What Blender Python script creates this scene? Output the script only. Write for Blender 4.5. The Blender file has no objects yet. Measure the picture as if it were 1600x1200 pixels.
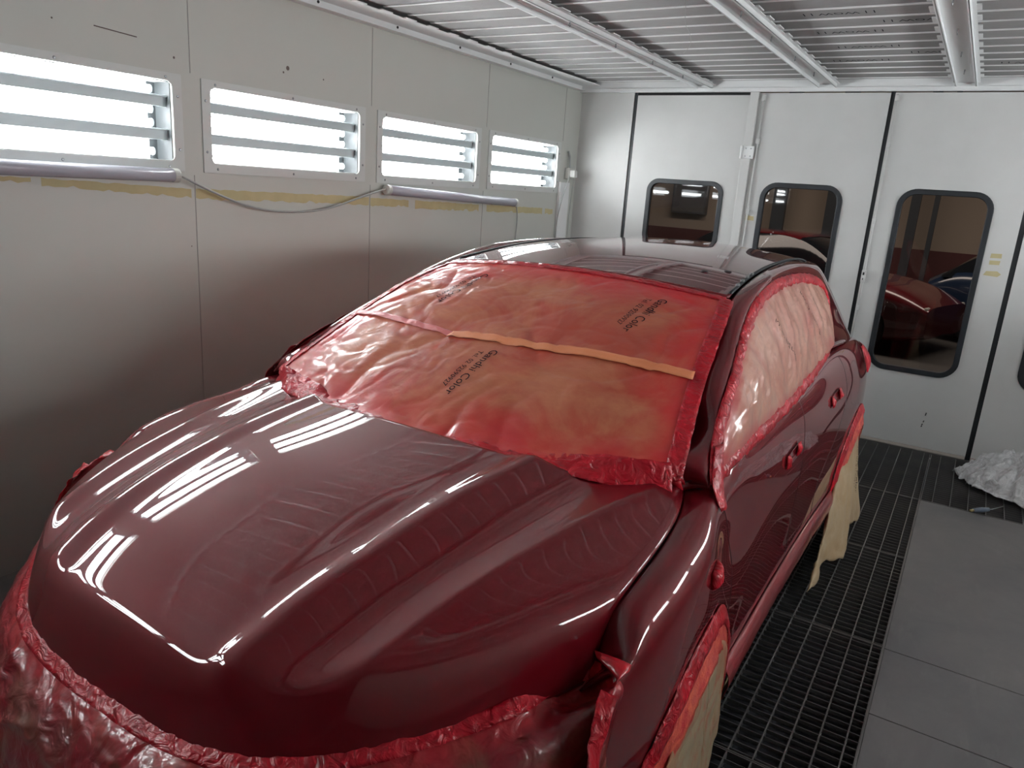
import bpy, bmesh, math, random
import numpy as np
from mathutils import Vector, Matrix, noise
from mathutils.bvhtree import BVHTree

# ------------------------------------------------------------------ camera, light, exposure
scene = bpy.context.scene
C = scene.collection
cam_data = bpy.data.cameras.new('camera')
cam = bpy.data.objects.new('camera', cam_data)
C.objects.link(cam)
scene.camera = cam
cam_data.sensor_width = 36.0
cam_data.lens = 36.0 * 1158.0 / 1600.0
cam_data.clip_start = 0.02
YAW, PITCH, ROLL = 0.5438, 0.2611, 0.0688
_f = Vector((-math.sin(YAW)*math.cos(PITCH), math.cos(YAW)*math.cos(PITCH), -math.sin(PITCH)))
_r0 = Vector((math.cos(YAW), math.sin(YAW), 0.0)); _u0 = _r0.cross(_f)
_r = _r0*math.cos(ROLL) + _u0*math.sin(ROLL); _u = -_r0*math.sin(ROLL) + _u0*math.cos(ROLL)
cam.matrix_world = Matrix(((_r.x, _u.x, -_f.x, 0.0), (_r.y, _u.y, -_f.y, 0.0), (_r.z, _u.z, -_f.z, 1.8), (0, 0, 0, 1)))

world = bpy.data.worlds.new('world'); scene.world = world; world.use_nodes = True
world.node_tree.nodes['Background'].inputs[0].default_value = (0.02, 0.02, 0.022, 1)
world.node_tree.nodes['Background'].inputs[1].default_value = 1.0

scene.view_settings.view_transform = 'Standard'
scene.view_settings.look = 'None'
scene.view_settings.gamma = 1.0
scene.view_settings.use_curve_mapping = False
scene.view_settings.exposure = 0.0
try:
    scene.cycles.max_bounces = 10; scene.cycles.diffuse_bounces = 5; scene.cycles.glossy_bounces = 5
    scene.cycles.transparent_max_bounces = 16; scene.cycles.transmission_bounces = 6
    scene.cycles.caustics_reflective = False; scene.cycles.caustics_refractive = False
    scene.cycles.sample_clamp_indirect = 6.0
    scene.cycles.use_denoising = True
except Exception:
    pass
TUBE = 42.0          # radiance of the booth's fluorescent tubes

# ------------------------------------------------------------------ material helpers
def mat(name, col=(.5, .5, .5), rough=.5, metal=0.0, **kw):
    m = bpy.data.materials.new(name); m.use_nodes = True
    b = m.node_tree.nodes['Principled BSDF']
    b.inputs['Base Color'].default_value = (*col, 1); b.inputs['Roughness'].default_value = rough
    b.inputs['Metallic'].default_value = metal
    for k, v in kw.items():
        k = k.replace('_', ' ')
        b.inputs[k].default_value = v
    return m
def nodes(m):
    nt = m.node_tree
    return nt, nt.nodes['Principled BSDF']
def N(nt, t, **kw):
    n = nt.nodes.new(t)
    for k, v in kw.items():
        if hasattr(n, k): setattr(n, k, v)
        else: n.inputs[k].default_value = v
    return n
def coord(nt, scale=(1, 1, 1)):
    tc = N(nt, 'ShaderNodeTexCoord'); mp = N(nt, 'ShaderNodeMapping'); mp.inputs['Scale'].default_value = scale
    nt.links.new(tc.outputs['Object'], mp.inputs[0]); return mp.outputs[0]
def noise_tex(nt, vec, scale, detail=4, rough=.5, dist=0.0):
    n = N(nt, 'ShaderNodeTexNoise'); n.inputs['Scale'].default_value = scale; n.inputs['Detail'].default_value = detail
    n.inputs['Roughness'].default_value = rough; n.inputs['Distortion'].default_value = dist
    nt.links.new(vec, n.inputs['Vector']); return n.outputs['Fac']
def ramp(nt, fac, stops):
    r = N(nt, 'ShaderNodeValToRGB'); e = r.color_ramp.elements
    while len(e) < len(stops): e.new(0.5)
    for i, (p, c) in enumerate(stops):
        e[i].position = p; e[i].color = (*c, 1) if len(c) == 3 else c
    nt.links.new(fac, r.inputs[0]); return r.outputs[0]
def mix(nt, fac, a, b, mode='MIX'):
    m = N(nt, 'ShaderNodeMix'); m.data_type = 'RGBA'; m.blend_type = mode
    if isinstance(fac, float): m.inputs[0].default_value = fac
    else: nt.links.new(fac, m.inputs[0])
    for s, v in ((6, a), (7, b)):
        if isinstance(v, tuple): m.inputs[s].default_value = (*v, 1)
        else: nt.links.new(v, m.inputs[s])
    return m.outputs[2]
def bump(nt, h, strength, dist=.01, prev=None):
    b = N(nt, 'ShaderNodeBump'); b.inputs['Strength'].default_value = strength; b.inputs['Distance'].default_value = dist
    nt.links.new(h, b.inputs['Height'])
    if prev: nt.links.new(prev, b.inputs['Normal'])
    return b.outputs[0]
def math_n(nt, op, a, b=None):
    m = N(nt, 'ShaderNodeMath'); m.operation = op
    for i, v in enumerate((a, b)):
        if v is None: continue
        if isinstance(v, (int, float)): m.inputs[i].default_value = v
        else: nt.links.new(v, m.inputs[i])
    return m.outputs[0]

M = {}
def painted(name, col, rough, dirt=(0.6, 0.6, 0.57), sc=1.2, amt=.12):
    m = mat(name, col, rough); nt, b = nodes(m); v = coord(nt)
    n1 = noise_tex(nt, v, sc, 6, .6); n2 = noise_tex(nt, v, 26, 3, .6)
    c = mix(nt, ramp(nt, n1, [(.35, (0, 0, 0)), (.75, (amt*3,)*3)]), col, tuple(x*y for x, y in zip(col, dirt)))
    nt.links.new(c, b.inputs['Base Color']); nt.links.new(bump(nt, n2, .08, .002), b.inputs['Normal'])
    return m
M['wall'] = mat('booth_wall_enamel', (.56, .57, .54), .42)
nt, b = nodes(M['wall']); v = coord(nt)
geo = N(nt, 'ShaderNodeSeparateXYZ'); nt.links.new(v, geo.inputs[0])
mottle = noise_tex(nt, coord(nt, (1, .5, 1)), 1.1, 6, .62, .4)
hz = math_n(nt, 'MULTIPLY_ADD', geo.outputs[2], -.75); hz.node.inputs[2].default_value = .95   # wall colour gets darker towards the floor
g2 = math_n(nt, 'ADD', hz, math_n(nt, 'MULTIPLY', math_n(nt, 'SUBTRACT', mottle, .5), .5))
M['wall'].node_tree.links.new(mix(nt, ramp(nt, g2, [(.15, (0, 0, 0)), (.95, (.6, .6, .6))]), mix(nt, ramp(nt, mottle, [(.4, (0, 0, 0)), (.8, (.3, .3, .3))]), (.55, .56, .52), (.46, .46, .42)), (.17, .155, .15)), b.inputs['Base Color'])
nt.links.new(bump(nt, noise_tex(nt, v, 18, 3), .05, .003), b.inputs['Normal'])
M['door'] = painted('door_enamel', (.66, .66, .65), .55, (.7, .7, .68), 2.2, .10); M['door'].node_tree.nodes['Principled BSDF'].inputs['Specular IOR Level'].default_value = .15
M['white'] = painted('white_profile_paint', (.84, .85, .85), .4, (.8, .8, .8), 3, .05)
M['slat'] = mat('bright_white_bar', (.92, .92, .92), .5)
M['frame'] = painted('lamp_frame_paint', (.62, .64, .62), .4, (.85, .85, .85), 3, .05)
M['screw'] = mat('screw_steel', (.30, .31, .32), .35, .9)
M['bar'] = mat('lamp_grey_bar', (.52, .58, .60), .4, .1)
M['housing'] = mat('lamp_end_plate', (.035, .04, .042), .5)
M['reflector'] = mat('lamp_reflector', (.93, .94, .95), .6)
M['dark'] = mat('black_gap', (.006, .006, .007), .6)
M['rubber'] = mat('black_rubber', (.006, .008, .011), .5)
M['tube'] = mat('tube_glow', (1, 1, 1), .4)
nt, b = nodes(M['tube']); b.inputs['Emission Color'].default_value = (.95, .985, 1, 1); b.inputs['Emission Strength'].default_value = TUBE
M['opal'] = mat('opal_tube_cover', (.42, .42, .48), .25)
M['cable'] = mat('grey_cable', (.36, .37, .36), .45)
M['plug'] = mat('pale_plastic', (.55, .55, .52), .4)
def tape_mat(name, col):
    m = mat(name, col, .6); nt, b = nodes(m); v = coord(nt)
    nt.links.new(mix(nt, noise_tex(nt, v, 14, 5), col, tuple(min(1, x*1.35) for x in col)), b.inputs['Base Color']); return m
M['yellow_tape'] = tape_mat('old_yellow_tape', (.43, .37, .20))
M['filter'] = mat('ceiling_filter_fleece', (.30, .295, .29), .9)
nt, b = nodes(M['filter']); v = coord(nt)
nt.links.new(mix(nt, noise_tex(nt, coord(nt, (1, 1.6, 1)), 5, 7, .7), (.26, .256, .25), (.37, .365, .36)), b.inputs['Base Color'])
nt.links.new(bump(nt, noise_tex(nt, v, 160, 2), .4, .003), b.inputs['Normal'])
M['ink'] = mat('black_ink', (.012, .012, .02), .9, Specular_IOR_Level=.05)
M['steel'] = mat('galvanised_grating', (.10, .105, .11), .45, .6)
nt, b = nodes(M['steel']); v = coord(nt)
nt.links.new(mix(nt, noise_tex(nt, v, 5, 5), (.085, .09, .10), (.19, .175, .165)), b.inputs['Base Color'])
M['pit'] = mat('pit_floor', (.012, .014, .02), .8)
M['mat'] = mat('rubber_floor_plate', (.085, .083, .085), .55)
nt, b = nodes(M['mat']); v = coord(nt)
n1 = noise_tex(nt, v, 1.7, 7, .65, .6); n2 = noise_tex(nt, coord(nt, (1, .25, 1)), 9, 5, .7)
c1 = mix(nt, ramp(nt, n1, [(.35, (0, 0, 0)), (.72, (1, 1, 1))]), (.095, .093, .096), (.145, .136, .133))
nt.links.new(mix(nt, ramp(nt, n2, [(.55, (0, 0, 0)), (.8, (.5, .5, .5))]), c1, (.18, .175, .17)), b.inputs['Base Color'])
nt.links.new(bump(nt, n2, .15, .002), b.inputs['Normal'])

# car paint: deep candy red under a clear coat
M['paint'] = mat('red_car_paint', (.115, .0007, .0042), .48, .15)
nt, b = nodes(M['paint'])
b.inputs['Coat Weight'].default_value = 1.0; b.inputs['Coat Roughness'].default_value = .006; b.inputs['Coat IOR'].default_value = 1.60; b.inputs['Specular IOR Level'].default_value = .1
M['film'] = mat('red_sprayed_film', (.40, .006, .016), .40)
nt, b = nodes(M['film']); v = coord(nt)
b.inputs['Coat Weight'].default_value = .4; b.inputs['Coat Roughness'].default_value = .08; b.inputs['Specular IOR Level'].default_value = .25
cc = mix(nt, ramp(nt, noise_tex(nt, v, 6, 6, .7, 1.2), [(.35, (0, 0, 0)), (.7, (1, 1, 1))]), (.24, .002, .008), (.50, .005, .017))
nt.links.new(cc, b.inputs['Base Color'])
nrm = bump(nt, noise_tex(nt, coord(nt, (1, 1.6, 1)), 24, 3, .5, 1.2), .8, .014)
nt.links.new(nrm, b.inputs['Normal']); nt.links.new(nrm, b.inputs['Coat Normal'])
def crumple(name, edge_col, mid_col, tan_col, edge0=.0, edge1=.16, bumpd=.006, rough=.32, coat=.5, nscale=2.6, tanpos=(.40, .62), bsc=16):
    """masking paper with red overspray; the attribute 'edge' is the distance from the taped rim"""
    m = mat(name, mid_col, rough); nt, b = nodes(m); v = coord(nt)
    b.inputs['Coat Weight'].default_value = coat; b.inputs['Coat Roughness'].default_value = .10
    at = N(nt, 'ShaderNodeAttribute'); at.attribute_name = 'edge'
    wn = noise_tex(nt, v, nscale, 7, .62, 1.4)
    blot = ramp(nt, wn, [(tanpos[0], (0, 0, 0)), (tanpos[1], (1, 1, 1))])
    fine = noise_tex(nt, coord(nt, (1, 2, 1)), 14, 6, .65, .8)
    base = mix(nt, blot, mid_col, tan_col)
    base = mix(nt, math_n(nt, 'MULTIPLY', fine, .55), base, tuple(x*.72 for x in mid_col))
    e = math_n(nt, 'ADD', at.outputs['Fac'], math_n(nt, 'MULTIPLY', math_n(nt, 'SUBTRACT', wn, .5), .22))
    er = ramp(nt, e, [(edge0, (0, 0, 0)), (edge1, (1, 1, 1))])
    nt.links.new(mix(nt, er, edge_col, base), b.inputs['Base Color'])
    h = noise_tex(nt, v, bsc*.62, 3, .45, .9)
    nrm = bump(nt, h, .55, bumpd)
    nt.links.new(nrm, b.inputs['Normal']); nt.links.new(nrm, b.inputs['Coat Normal'])
    return m
M['ws_paper'] = crumple('windscreen_masking_film', (.50, .006, .018), (.40, .060, .034), (.52, .190, .095), -.02, .20, .010, .38, .32)
M['side_paper'] = crumple('side_window_masking_film', (.42, .02, .035), (.45, .14, .11), (.62, .34, .25), -.02, .16, .006, .34, .55, 3.0, (.30, .55))
M['bumper_film'] = crumple('bumper_masking_film', (.45, .003, .012), (.19, .004, .011), (.15, .088, .045), .0, .25, .016, .32, .5, 3.2, (.50, .72), 26)
M['kraft'] = crumple('kraft_masking_paper', (.50, .36, .21), (.50, .35, .20), (.56, .42, .27), .0, .2, .006, .6, .1, 5)
M['stained_paper'] = crumple('stained_wheel_paper', (.42, .22, .12), (.40, .27, .16), (.33, .29, .19), 0.0, .3, .008, .5, .25, 5.5)
nt, b = nodes(M['stained_paper']); v = coord(nt)
oldc = b.inputs['Base Color'].links[0].from_socket
nt.links.new(mix(nt, ramp(nt, noise_tex(nt, v, 7, 5, .6, 2.4), [(.52, (0, 0, 0)), (.66, (.75, .75, .75))]), oldc, (.38, .06, .045)), b.inputs['Base Color'])
M['orange_tape'] = mat('crinkled_orange_red_tape', (.72, .10, .055), .45)
nt, b = nodes(M['orange_tape']); v = coord(nt)
nt.links.new(mix(nt, ramp(nt, noise_tex(nt, v, 16, 5, .6, 1.5), [(.35, (0, 0, 0)), (.68, (1, 1, 1))]), (.52, .012, .022), (.80, .15, .075)), b.inputs['Base Color'])
nt.links.new(bump(nt, noise_tex(nt, v, 55, 5, .6, 2.5), .8, .006), b.inputs['Normal']); b.inputs['Coat Weight'].default_value = .4
M['peach_tape'] = mat('peach_tape', (.72, .24, .095), .5)
nt, b = nodes(M['peach_tape']); v = coord(nt)
nt.links.new(mix(nt, noise_tex(nt, v, 10, 5), (.66, .20, .09), (.78, .29, .13)), b.inputs['Base Color'])
nt.links.new(bump(nt, noise_tex(nt, v, 45, 5, .6, 2), .5, .004), b.inputs['Normal'])
M['pink_tape'] = mat('pink_sprayed_tape', (.62, .15, .15), .35)
nt, b = nodes(M['pink_tape']); nt.links.new(bump(nt, noise_tex(nt, coord(nt), 45, 5, .6, 2), .5, .004), b.inputs['Normal'])
M['sill_film'] = mat('pink_red_sill_film', (.48, .05, .07), .3)
nt, b = nodes(M['sill_film']); v = coord(nt, (1, .12, 3))
nt.links.new(mix(nt, ramp(nt, noise_tex(nt, v, 9, 5, .6, .6), [(.35, (0, 0, 0)), (.7, (1, 1, 1))]), (.17, .003, .009), (.38, .05, .055)), b.inputs['Base Color'])
b.inputs['Coat Weight'].default_value = .8; b.inputs['Coat Roughness'].default_value = .1
nt.links.new(bump(nt, noise_tex(nt, v, 14, 4, .6, .8), .6, .008), b.inputs['Normal'])

# ------------------------------------------------------------------ geometry helpers
def link(o, parent=None):
    C.objects.link(o)
    if parent is not None: o.parent = parent
    return o
def mesh_obj(name, verts, faces, m, parent=None, smooth=False, mats=None, fmat=None):
    me = bpy.data.meshes.new(name); me.from_pydata([tuple(map(float, v)) for v in verts], [], [tuple(map(int, f)) for f in faces]); me.update()
    for mm in (mats or [m]): me.materials.append(mm)
    if fmat is not None:
        me.polygons.foreach_set('material_index', np.array(fmat, dtype=np.int32))
    if smooth: me.polygons.foreach_set('use_smooth', [True]*len(me.polygons))
    return link(bpy.data.objects.new(name, me), parent)
def tag(o, label=None, cat=None, group=None, kind=None):
    if label: o['label'] = label
    if cat: o['category'] = cat
    if group: o['group'] = group
    if kind: o['kind'] = kind
    return o
def empty(name, loc, label, cat, group=None, rz=0):
    o = bpy.data.objects.new(name, None); C.objects.link(o); o.location = loc; o.rotation_euler = (0, 0, rz); o.empty_display_size = .1
    return tag(o, label, cat, group)
class MB:
    """collects boxes, tubes, discs and grids into one mesh"""
    def __init__(s): s.v = []; s.f = []; s.fm = []
    def add(s, v, f, mi=0):
        n = len(s.v); s.v += [tuple(x) for x in v]; s.f += [tuple(i+n for i in q) for q in f]; s.fm += [mi]*len(f); return s
    def box(s, a, b, mi=0):
        x0, y0, z0 = a; x1, y1, z1 = b
        v = [(x0, y0, z0), (x1, y0, z0), (x1, y1, z0), (x0, y1, z0), (x0, y0, z1), (x1, y0, z1), (x1, y1, z1), (x0, y1, z1)]
        return s.add(v, [(0, 3, 2, 1), (4, 5, 6, 7), (0, 1, 5, 4), (1, 2, 6, 5), (2, 3, 7, 6), (3, 0, 4, 7)], mi)
    def tube(s, pts, r, n=10, mi=0, cap=True):
        pts = [Vector(p) for p in pts]; m = len(pts); rr = r if isinstance(r, (list, tuple)) else [r]*m
        t0 = (pts[1]-pts[0]).normalized(); up = Vector((0, 0, 1)) if abs(t0.z) < .9 else Vector((1, 0, 0))
        a = t0.cross(up).normalized(); V = []
        for i, p in enumerate(pts):
            t = (pts[min(i+1, m-1)]-pts[max(i-1, 0)]).normalized()
            a = (a - t*a.dot(t)).normalized(); b2 = t.cross(a)
            for k in range(n):
                q = 2*math.pi*k/n; V.append(p + (a*math.cos(q)+b2*math.sin(q))*rr[i])
        F = [(i*n+k, i*n+(k+1) % n, (i+1)*n+(k+1) % n, (i+1)*n+k) for i in range(m-1) for k in range(n)]
        if cap: F += [tuple(range(n-1, -1, -1)), tuple((m-1)*n+k for k in range(n))]
        return s.add(V, F, mi)
    def build(s, name, m, parent=None, smooth=False, bevel=0, mats=None):
        o = mesh_obj(name, s.v, s.f, m, parent, smooth, mats, s.fm if mats else None)
        if bevel:
            md = o.modifiers.new('bevel', 'BEVEL'); md.width = bevel; md.segments = 2; md.limit_method = 'ANGLE'
        return o
def grid_faces(a, b, flip=False, off=0):
    F = []
    for i in range(a-1):
        for j in range(b-1):
            q = (off+i*b+j, off+i*b+j+1, off+(i+1)*b+j+1, off+(i+1)*b+j)
            F.append(q[::-1] if flip else q)
    return F
def grid_obj(name, G, m, parent=None, flip=False, thick=0.0, edge=None):
    G = np.asarray(G, float); a, b = G.shape[:2]
    o = mesh_obj(name, G.reshape(-1, 3), grid_faces(a, b, flip), m, parent, True)
    if edge is not None:
        at = o.data.attributes.new('edge', 'FLOAT', 'POINT'); at.data.foreach_set('value', np.asarray(edge, dtype=np.float32).ravel())
    if thick:
        md = o.modifiers.new('thickness', 'SOLIDIFY'); md.thickness = thick; md.offset = -1
    return o
def spl(t, P, q):
    """natural cubic spline through P at parameters t, sampled at q (P may be any dimension)"""
    t = np.asarray(t, float); P = np.asarray(P, float); q = np.atleast_1d(np.asarray(q, float)); n = len(t)
    if n == 2:
        w = (q-t[0])/(t[1]-t[0]); return P[0][None]*(1-w).reshape(-1, *[1]*(P.ndim-1)) + P[1][None]*w.reshape(-1, *[1]*(P.ndim-1))
    h = np.diff(t); A = np.zeros((n, n)); A[0, 0] = A[-1, -1] = 1; R = np.zeros((n,)+P.shape[1:])
    for i in range(1, n-1):
        A[i, i-1] = h[i-1]; A[i, i] = 2*(h[i-1]+h[i]); A[i, i+1] = h[i]
        R[i] = 6*((P[i+1]-P[i])/h[i]-(P[i]-P[i-1])/h[i-1])
    Mm = np.linalg.solve(A, R.reshape(n, -1)).reshape(R.shape)
    k = np.clip(np.searchsorted(t, q, side='right')-1, 0, n-2); sh = (-1,)+(1,)*(P.ndim-1)
    hh = h[k].reshape(sh); x0 = (q-t[k]).reshape(sh); x1 = hh-x0
    return (Mm[k]*x1**3+Mm[k+1]*x0**3)/(6*hh) + (P[k]/hh-Mm[k]*hh/6)*x1 + (P[k+1]/hh-Mm[k+1]*hh/6)*x0
def chord(P):
    P = np.asarray(P, float); d = np.sqrt((np.diff(P, axis=0)**2).sum(-1)); t = np.concatenate([[0], np.cumsum(d)]); return t/t[-1]
def curve(P, n):
    P = np.asarray(P, float)
    return spl(chord(P), P, np.linspace(0, 1, n) if isinstance(n, int) else n)
def normals(G):
    G = np.asarray(G); du = np.gradient(G, axis=0); dv = np.gradient(G, axis=1); n = np.cross(du, dv)
    return n/(np.linalg.norm(n, axis=-1, keepdims=True)+1e-12)
def crumple_grid(G, amp, sc, seed=0, sharp=True, stretch=(1, 1, 1)):
    """displace a grid along its normal with folds (ridged noise)"""
    n = normals(G); a, b = G.shape[:2]; out = G.copy()
    for i in range(a):
        for j in range(b):
            p = Vector((G[i, j, 0]*sc*stretch[0]+seed*7.3, G[i, j, 1]*sc*stretch[1], G[i, j, 2]*sc*stretch[2]))
            w = noise.noise_vector(p*.7)*.8
            h = noise.noise(p+w)
            if sharp:                                            # soft swells crossed by a few thin creases
                c1 = max(0.0, 1-3.2*abs(noise.noise(p*.9+w+Vector((3, 9, 1)))))**3; c2 = max(0.0, 1-3.5*abs(noise.noise(p*2.1-w)))**3
                h = h*.9 + c1*.65 + c2*.32
            aa = amp[i, j] if not np.isscalar(amp) else amp
            out[i, j] += n[i, j]*h*aa
    return out
def copy_tree(o, parent=None):
    c = o.copy(); C.objects.link(c)
    if parent is not None: c.parent = parent
    for ch in [x for x in bpy.data.objects if x.parent == o and x != c]: copy_tree(ch, c)
    return c
# ------------------------------------------------------------------ the booth
XL, XR, YB, YF, ZC = -3.35, 1.80, 6.43, -3.2, 2.74     # left wall, right wall, door wall, wall behind, filter ceiling
LAMP_Y = [2.435 + 1.257*k for k in (-4, -3, -2, -1, 0, 1, 2)]
LW, LZ0, LZ1 = 1.15, 1.76, 2.20
OY0, OY1, OZ0, OZ1 = .05, 1.10, 1.805, 2.165            # opening inside the frame (y relative)
def wall_with_openings(name, x, sgn):
    mb = MB(); t = .03
    xa, xb = (x-t, x) if sgn > 0 else (x, x+t)
    mb.box((xa, YF, -.3), (xb, YB, OZ0)); mb.box((xa, YF, OZ1), (xb, YB, ZC+.1))
    y = YF
    for ly in (LAMP_Y if sgn > 0 else LAMP_Y[3:]):
        mb.box((xa, y, OZ0), (xb, ly+OY0, OZ1)); y = ly+OY1
    mb.box((xa, y, OZ0), (xb, YB, OZ1))
    # panel joints
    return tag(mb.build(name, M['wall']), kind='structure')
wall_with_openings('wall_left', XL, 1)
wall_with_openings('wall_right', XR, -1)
mb = MB(); mb.box((XL-.5, YF-2.6, -.3), (XR+.5, YF-2.5, ZC+.1)); mb.box((XL-.03, YF-.03, 2.3), (XR+.03, YF, ZC+.1)); tag(mb.build('wall_front', mat('far_entry_wall', (.16, .15, .15), .7)), kind='structure')
# joints between the wall panels: thin folded seams
for k, y in enumerate([1.125, 2.382, 3.639, 4.91, 6.13]):
    mb = MB(); mb.box((XL, y-.002, 0), (XL+.0025, y+.002, OZ0-.06)); mb.box((XL, y-.002, OZ1+.05), (XL+.0025, y+.002, 2.66))
    tag(mb.build('trim_%d' % (k+1), mat('seam_grey_%d' % k, (.38, .38, .36), .6)), kind='structure')

def rr(y0, y1, z0, z1, r, n=6):
    P = []
    for cy, cz, a0 in ((y1-r, z1-r, 0), (y0+r, z1-r, 90), (y0+r, z0+r, 180), (y1-r, z0+r, 270)):
        for k in range(n+1):
            a = math.radians(a0+90*k/n); P.append((cy+r*math.cos(a), cz+r*math.sin(a)))
    return P
def ring_mesh(mb, outer, inner, d0, d1, mp, mi=0):
    """extruded plate with a hole; mp maps (a, b, depth) to 3-D"""
    n = len(outer); V = [mp(*p, d) for d in (d0, d1) for L in (outer, inner) for p in L]
    F = []
    for k in range(n):
        j = (k+1) % n
        F += [(k, j, n+j, n+k), (2*n+k, 3*n+k, 3*n+j, 2*n+j), (k, 2*n+k, 2*n+j, j), (n+k, n+j, 3*n+j, 3*n+k)]
    mb.add(V, F, mi)
def make_lamp():
    root = bpy.data.objects.new('wall_lamp', None); C.objects.link(root)
    f = MB(); o_ = rr(0, LW, LZ0-LZ0, LZ1-LZ0, .004); i_ = rr(OY0, OY1, OZ0-LZ0, OZ1-LZ0, .03)
    ring_mesh(f, o_, i_, 0, .006, lambda a, b, d: (d, a, b)); f.build('frame', M['frame'], root, bevel=.001)
    f = MB(); z0, z1 = OZ0-LZ0+.001, OZ1-LZ0-.001; a, b_ = OY0+.001, OY1-.001
    f.box((-.13, a+.045, z0), (-.125, b_-.045, z1)); f.box((-.13, a, z0), (-.03, b_, z0+.003)); f.box((-.13, a, z1-.003), (-.03, b_, z1))
    f.build('reflector', M['reflector'], root)
    f = MB(); f.box((-.132, a, z0), (-.126, a+.05, z1)); f.box((-.132, a, z0), (-.01, a+.003, z1)); f.build('end_plate', M['housing'], root)
    f = MB(); f.box((-.132, b_-.05, z0), (-.126, b_, z1)); f.box((-.132, b_-.003, z0), (-.01, b_, z1)); f.build('end_plate', M['housing'], root)
    for z in (2.125, 2.035, 1.975, 1.845):
        t = MB(); t.tube([(-.085, OY0+.06, z-LZ0), (-.085, OY1-.06, z-LZ0)], .016, 14); t.build('tube', M['tube'], root, True)
        for e in (OY0+.03, OY1-.03):
            s = MB(); s.tube([(-.085, e-.022, z-LZ0), (-.085, e+.03*(1 if e < .5 else -1)*.9, z-LZ0)], .019, 10); s.build('socket', M['bar'], root)
    for z in (2.075, 1.925):
        s = MB(); s.box((-.045, OY0+.002, z-.026-LZ0), (-.040, OY1-.002, z+.026-LZ0)); s.box((-.045, OY0+.002, z+.018-LZ0), (-.03, OY1-.002, z+.023-LZ0)); s.build('louvre_bar', M['bar'], root, bevel=.002)
    for (y, z) in [(.08, .02), (LW/2, .02), (LW-.08, .02), (.08, LZ1-LZ0-.02), (LW/2, LZ1-LZ0-.02), (LW-.08, LZ1-LZ0-.02), (.022, .10), (.022, .34), (LW-.022, .10), (LW-.022, .34)]:
        s = MB(); s.tube([(.006, y, z), (.0085, y, z)], [.007, .0045], 10); s.build('screw', M['screw'], root)
    return root
lamp0 = make_lamp(); first = True
LT = {-1: 'bright wall lamp cut off by the left edge, above the long grey tube',
      0: 'bright wall lamp second from the left, above the hanging cable',
      1: 'bright wall lamp third from the left, above the shorter grey tube',
      2: 'smallest bright wall lamp, nearest the corner with the doors'}
for sgn, X in ((1, XL), (-1, XR)):
    for k, ly in zip((-4, -3, -2, -1, 0, 1, 2), LAMP_Y):
        if sgn < 0 and k < -1: continue
        o = lamp0 if first else copy_tree(lamp0); first = False
        o.location = (X, ly if sgn > 0 else ly+LW, LZ0)
        if sgn < 0: o.rotation_euler = (0, 0, math.pi)
        if sgn > 0 and k in LT: tag(o, LT[k], 'lamp', 'recessed lamps in the left wall')
        elif sgn > 0: tag(o, 'recessed wall lamp of the left wall out of the frame near the camera', 'lamp', 'left wall lamps beside the camera')
        else: tag(o, 'recessed wall lamp in the right wall of the booth, out of frame', 'lamp', 'right wall lamps out of frame')
# ceiling: fleece filters on white bars, U-profile beams
mb = MB(); mb.box((XL, YF, ZC), (XR, YB, ZC+.05)); tag(mb.build('ceiling', M['filter']), kind='structure')
n = 0
y = 3.30 - .215*30
while y < YB-.05:
    if y > YF+.05:
        mb = MB(); mb.box((XL+.2, y-.010, ZC-.006), (XR-.2, y+.010, ZC-.001)); n += 1
        mb.box((XL+.2, y+.010, ZC-.003), (XR-.2, y+.020, ZC-.0005), 1)
        tag(mb.build('trim_%d' % (20+n), None, mats=[M['slat'], M['dark']]), kind='structure')
    y += .215
for k, x in enumerate((-2.19, -1.23, -.31, .65)):
    b_ = empty('ceiling_beam', (x, YF+.01, ZC-.06), ['white channel beam of the ceiling nearest the lamp wall', 'white channel beam of the ceiling, middle one in view, with a loose thread hanging beside it', 'white channel beam of the ceiling at the top right, pointing at the widest door', 'white ceiling channel beam beyond the right edge'][k], 'beam', 'white channel beams under the ceiling')
    L = YB-.06-YF
    mb = MB(); mb.box((-.062, 0, .028), (.062, L, .033)); mb.box((-.066, 0, 0), (-.061, L, .033)); mb.box((.061, 0, 0), (.066, L, .033))
    mb.box((-.085, 0, .028), (-.066, L, .033)); mb.box((.066, 0, .028), (.085, L, .033)); mb.box((-.066, 0, 0), (-.056, L, .004)); mb.box((.056, 0, 0), (.066, L, .004))
    yy = .02
    yy = (3.30-.215*40 - YF) % .215
    while yy < L-.1:
        mb.box((-.105, yy-.05, .028), (-.085, yy+.05, .034)); mb.box((.085, yy-.05, .028), (.105, yy+.05, .034)); yy += .215
    mb.build('profile', M['white'], b_, bevel=.001)
    yy = .35
    while yy < L:
        h = MB(); h.tube([(0, yy, .028), (0, yy, .012)], .004, 8); h.tube([(0, yy-.012, .008), (0, yy, .001), (0, yy+.012, .008), (0, yy, .014)], .0025, 6)
        h.build('hook', M['screw'], b_); yy += .62
mb = MB(); mb.box((XL, YF, 2.665), (XL+.02, YB-.05, ZC)); mb.box((XL, YF, ZC-.03), (XL+.20, YB-.05, ZC-.024)); mb.box((XL+.02, YF, 2.665), (XL+.06, YB-.05, 2.670))
for k in range(24):
    yy = 3.30-.215*16+.215*k
    mb.box((XL+.20, yy-.05, ZC-.03), (XL+.225, yy+.05, ZC-.024))
tag(mb.build('trim_60', M['white'], bevel=.002), kind='structure')
mb = MB()
for k in range(8): mb.tube([(XL+.018, 1.2+.66*k, 2.70), (XL+.024, 1.2+.66*k, 2.70)], .008, 8)
tag(mb.build('trim_61', M['dark']), kind='structure')
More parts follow.
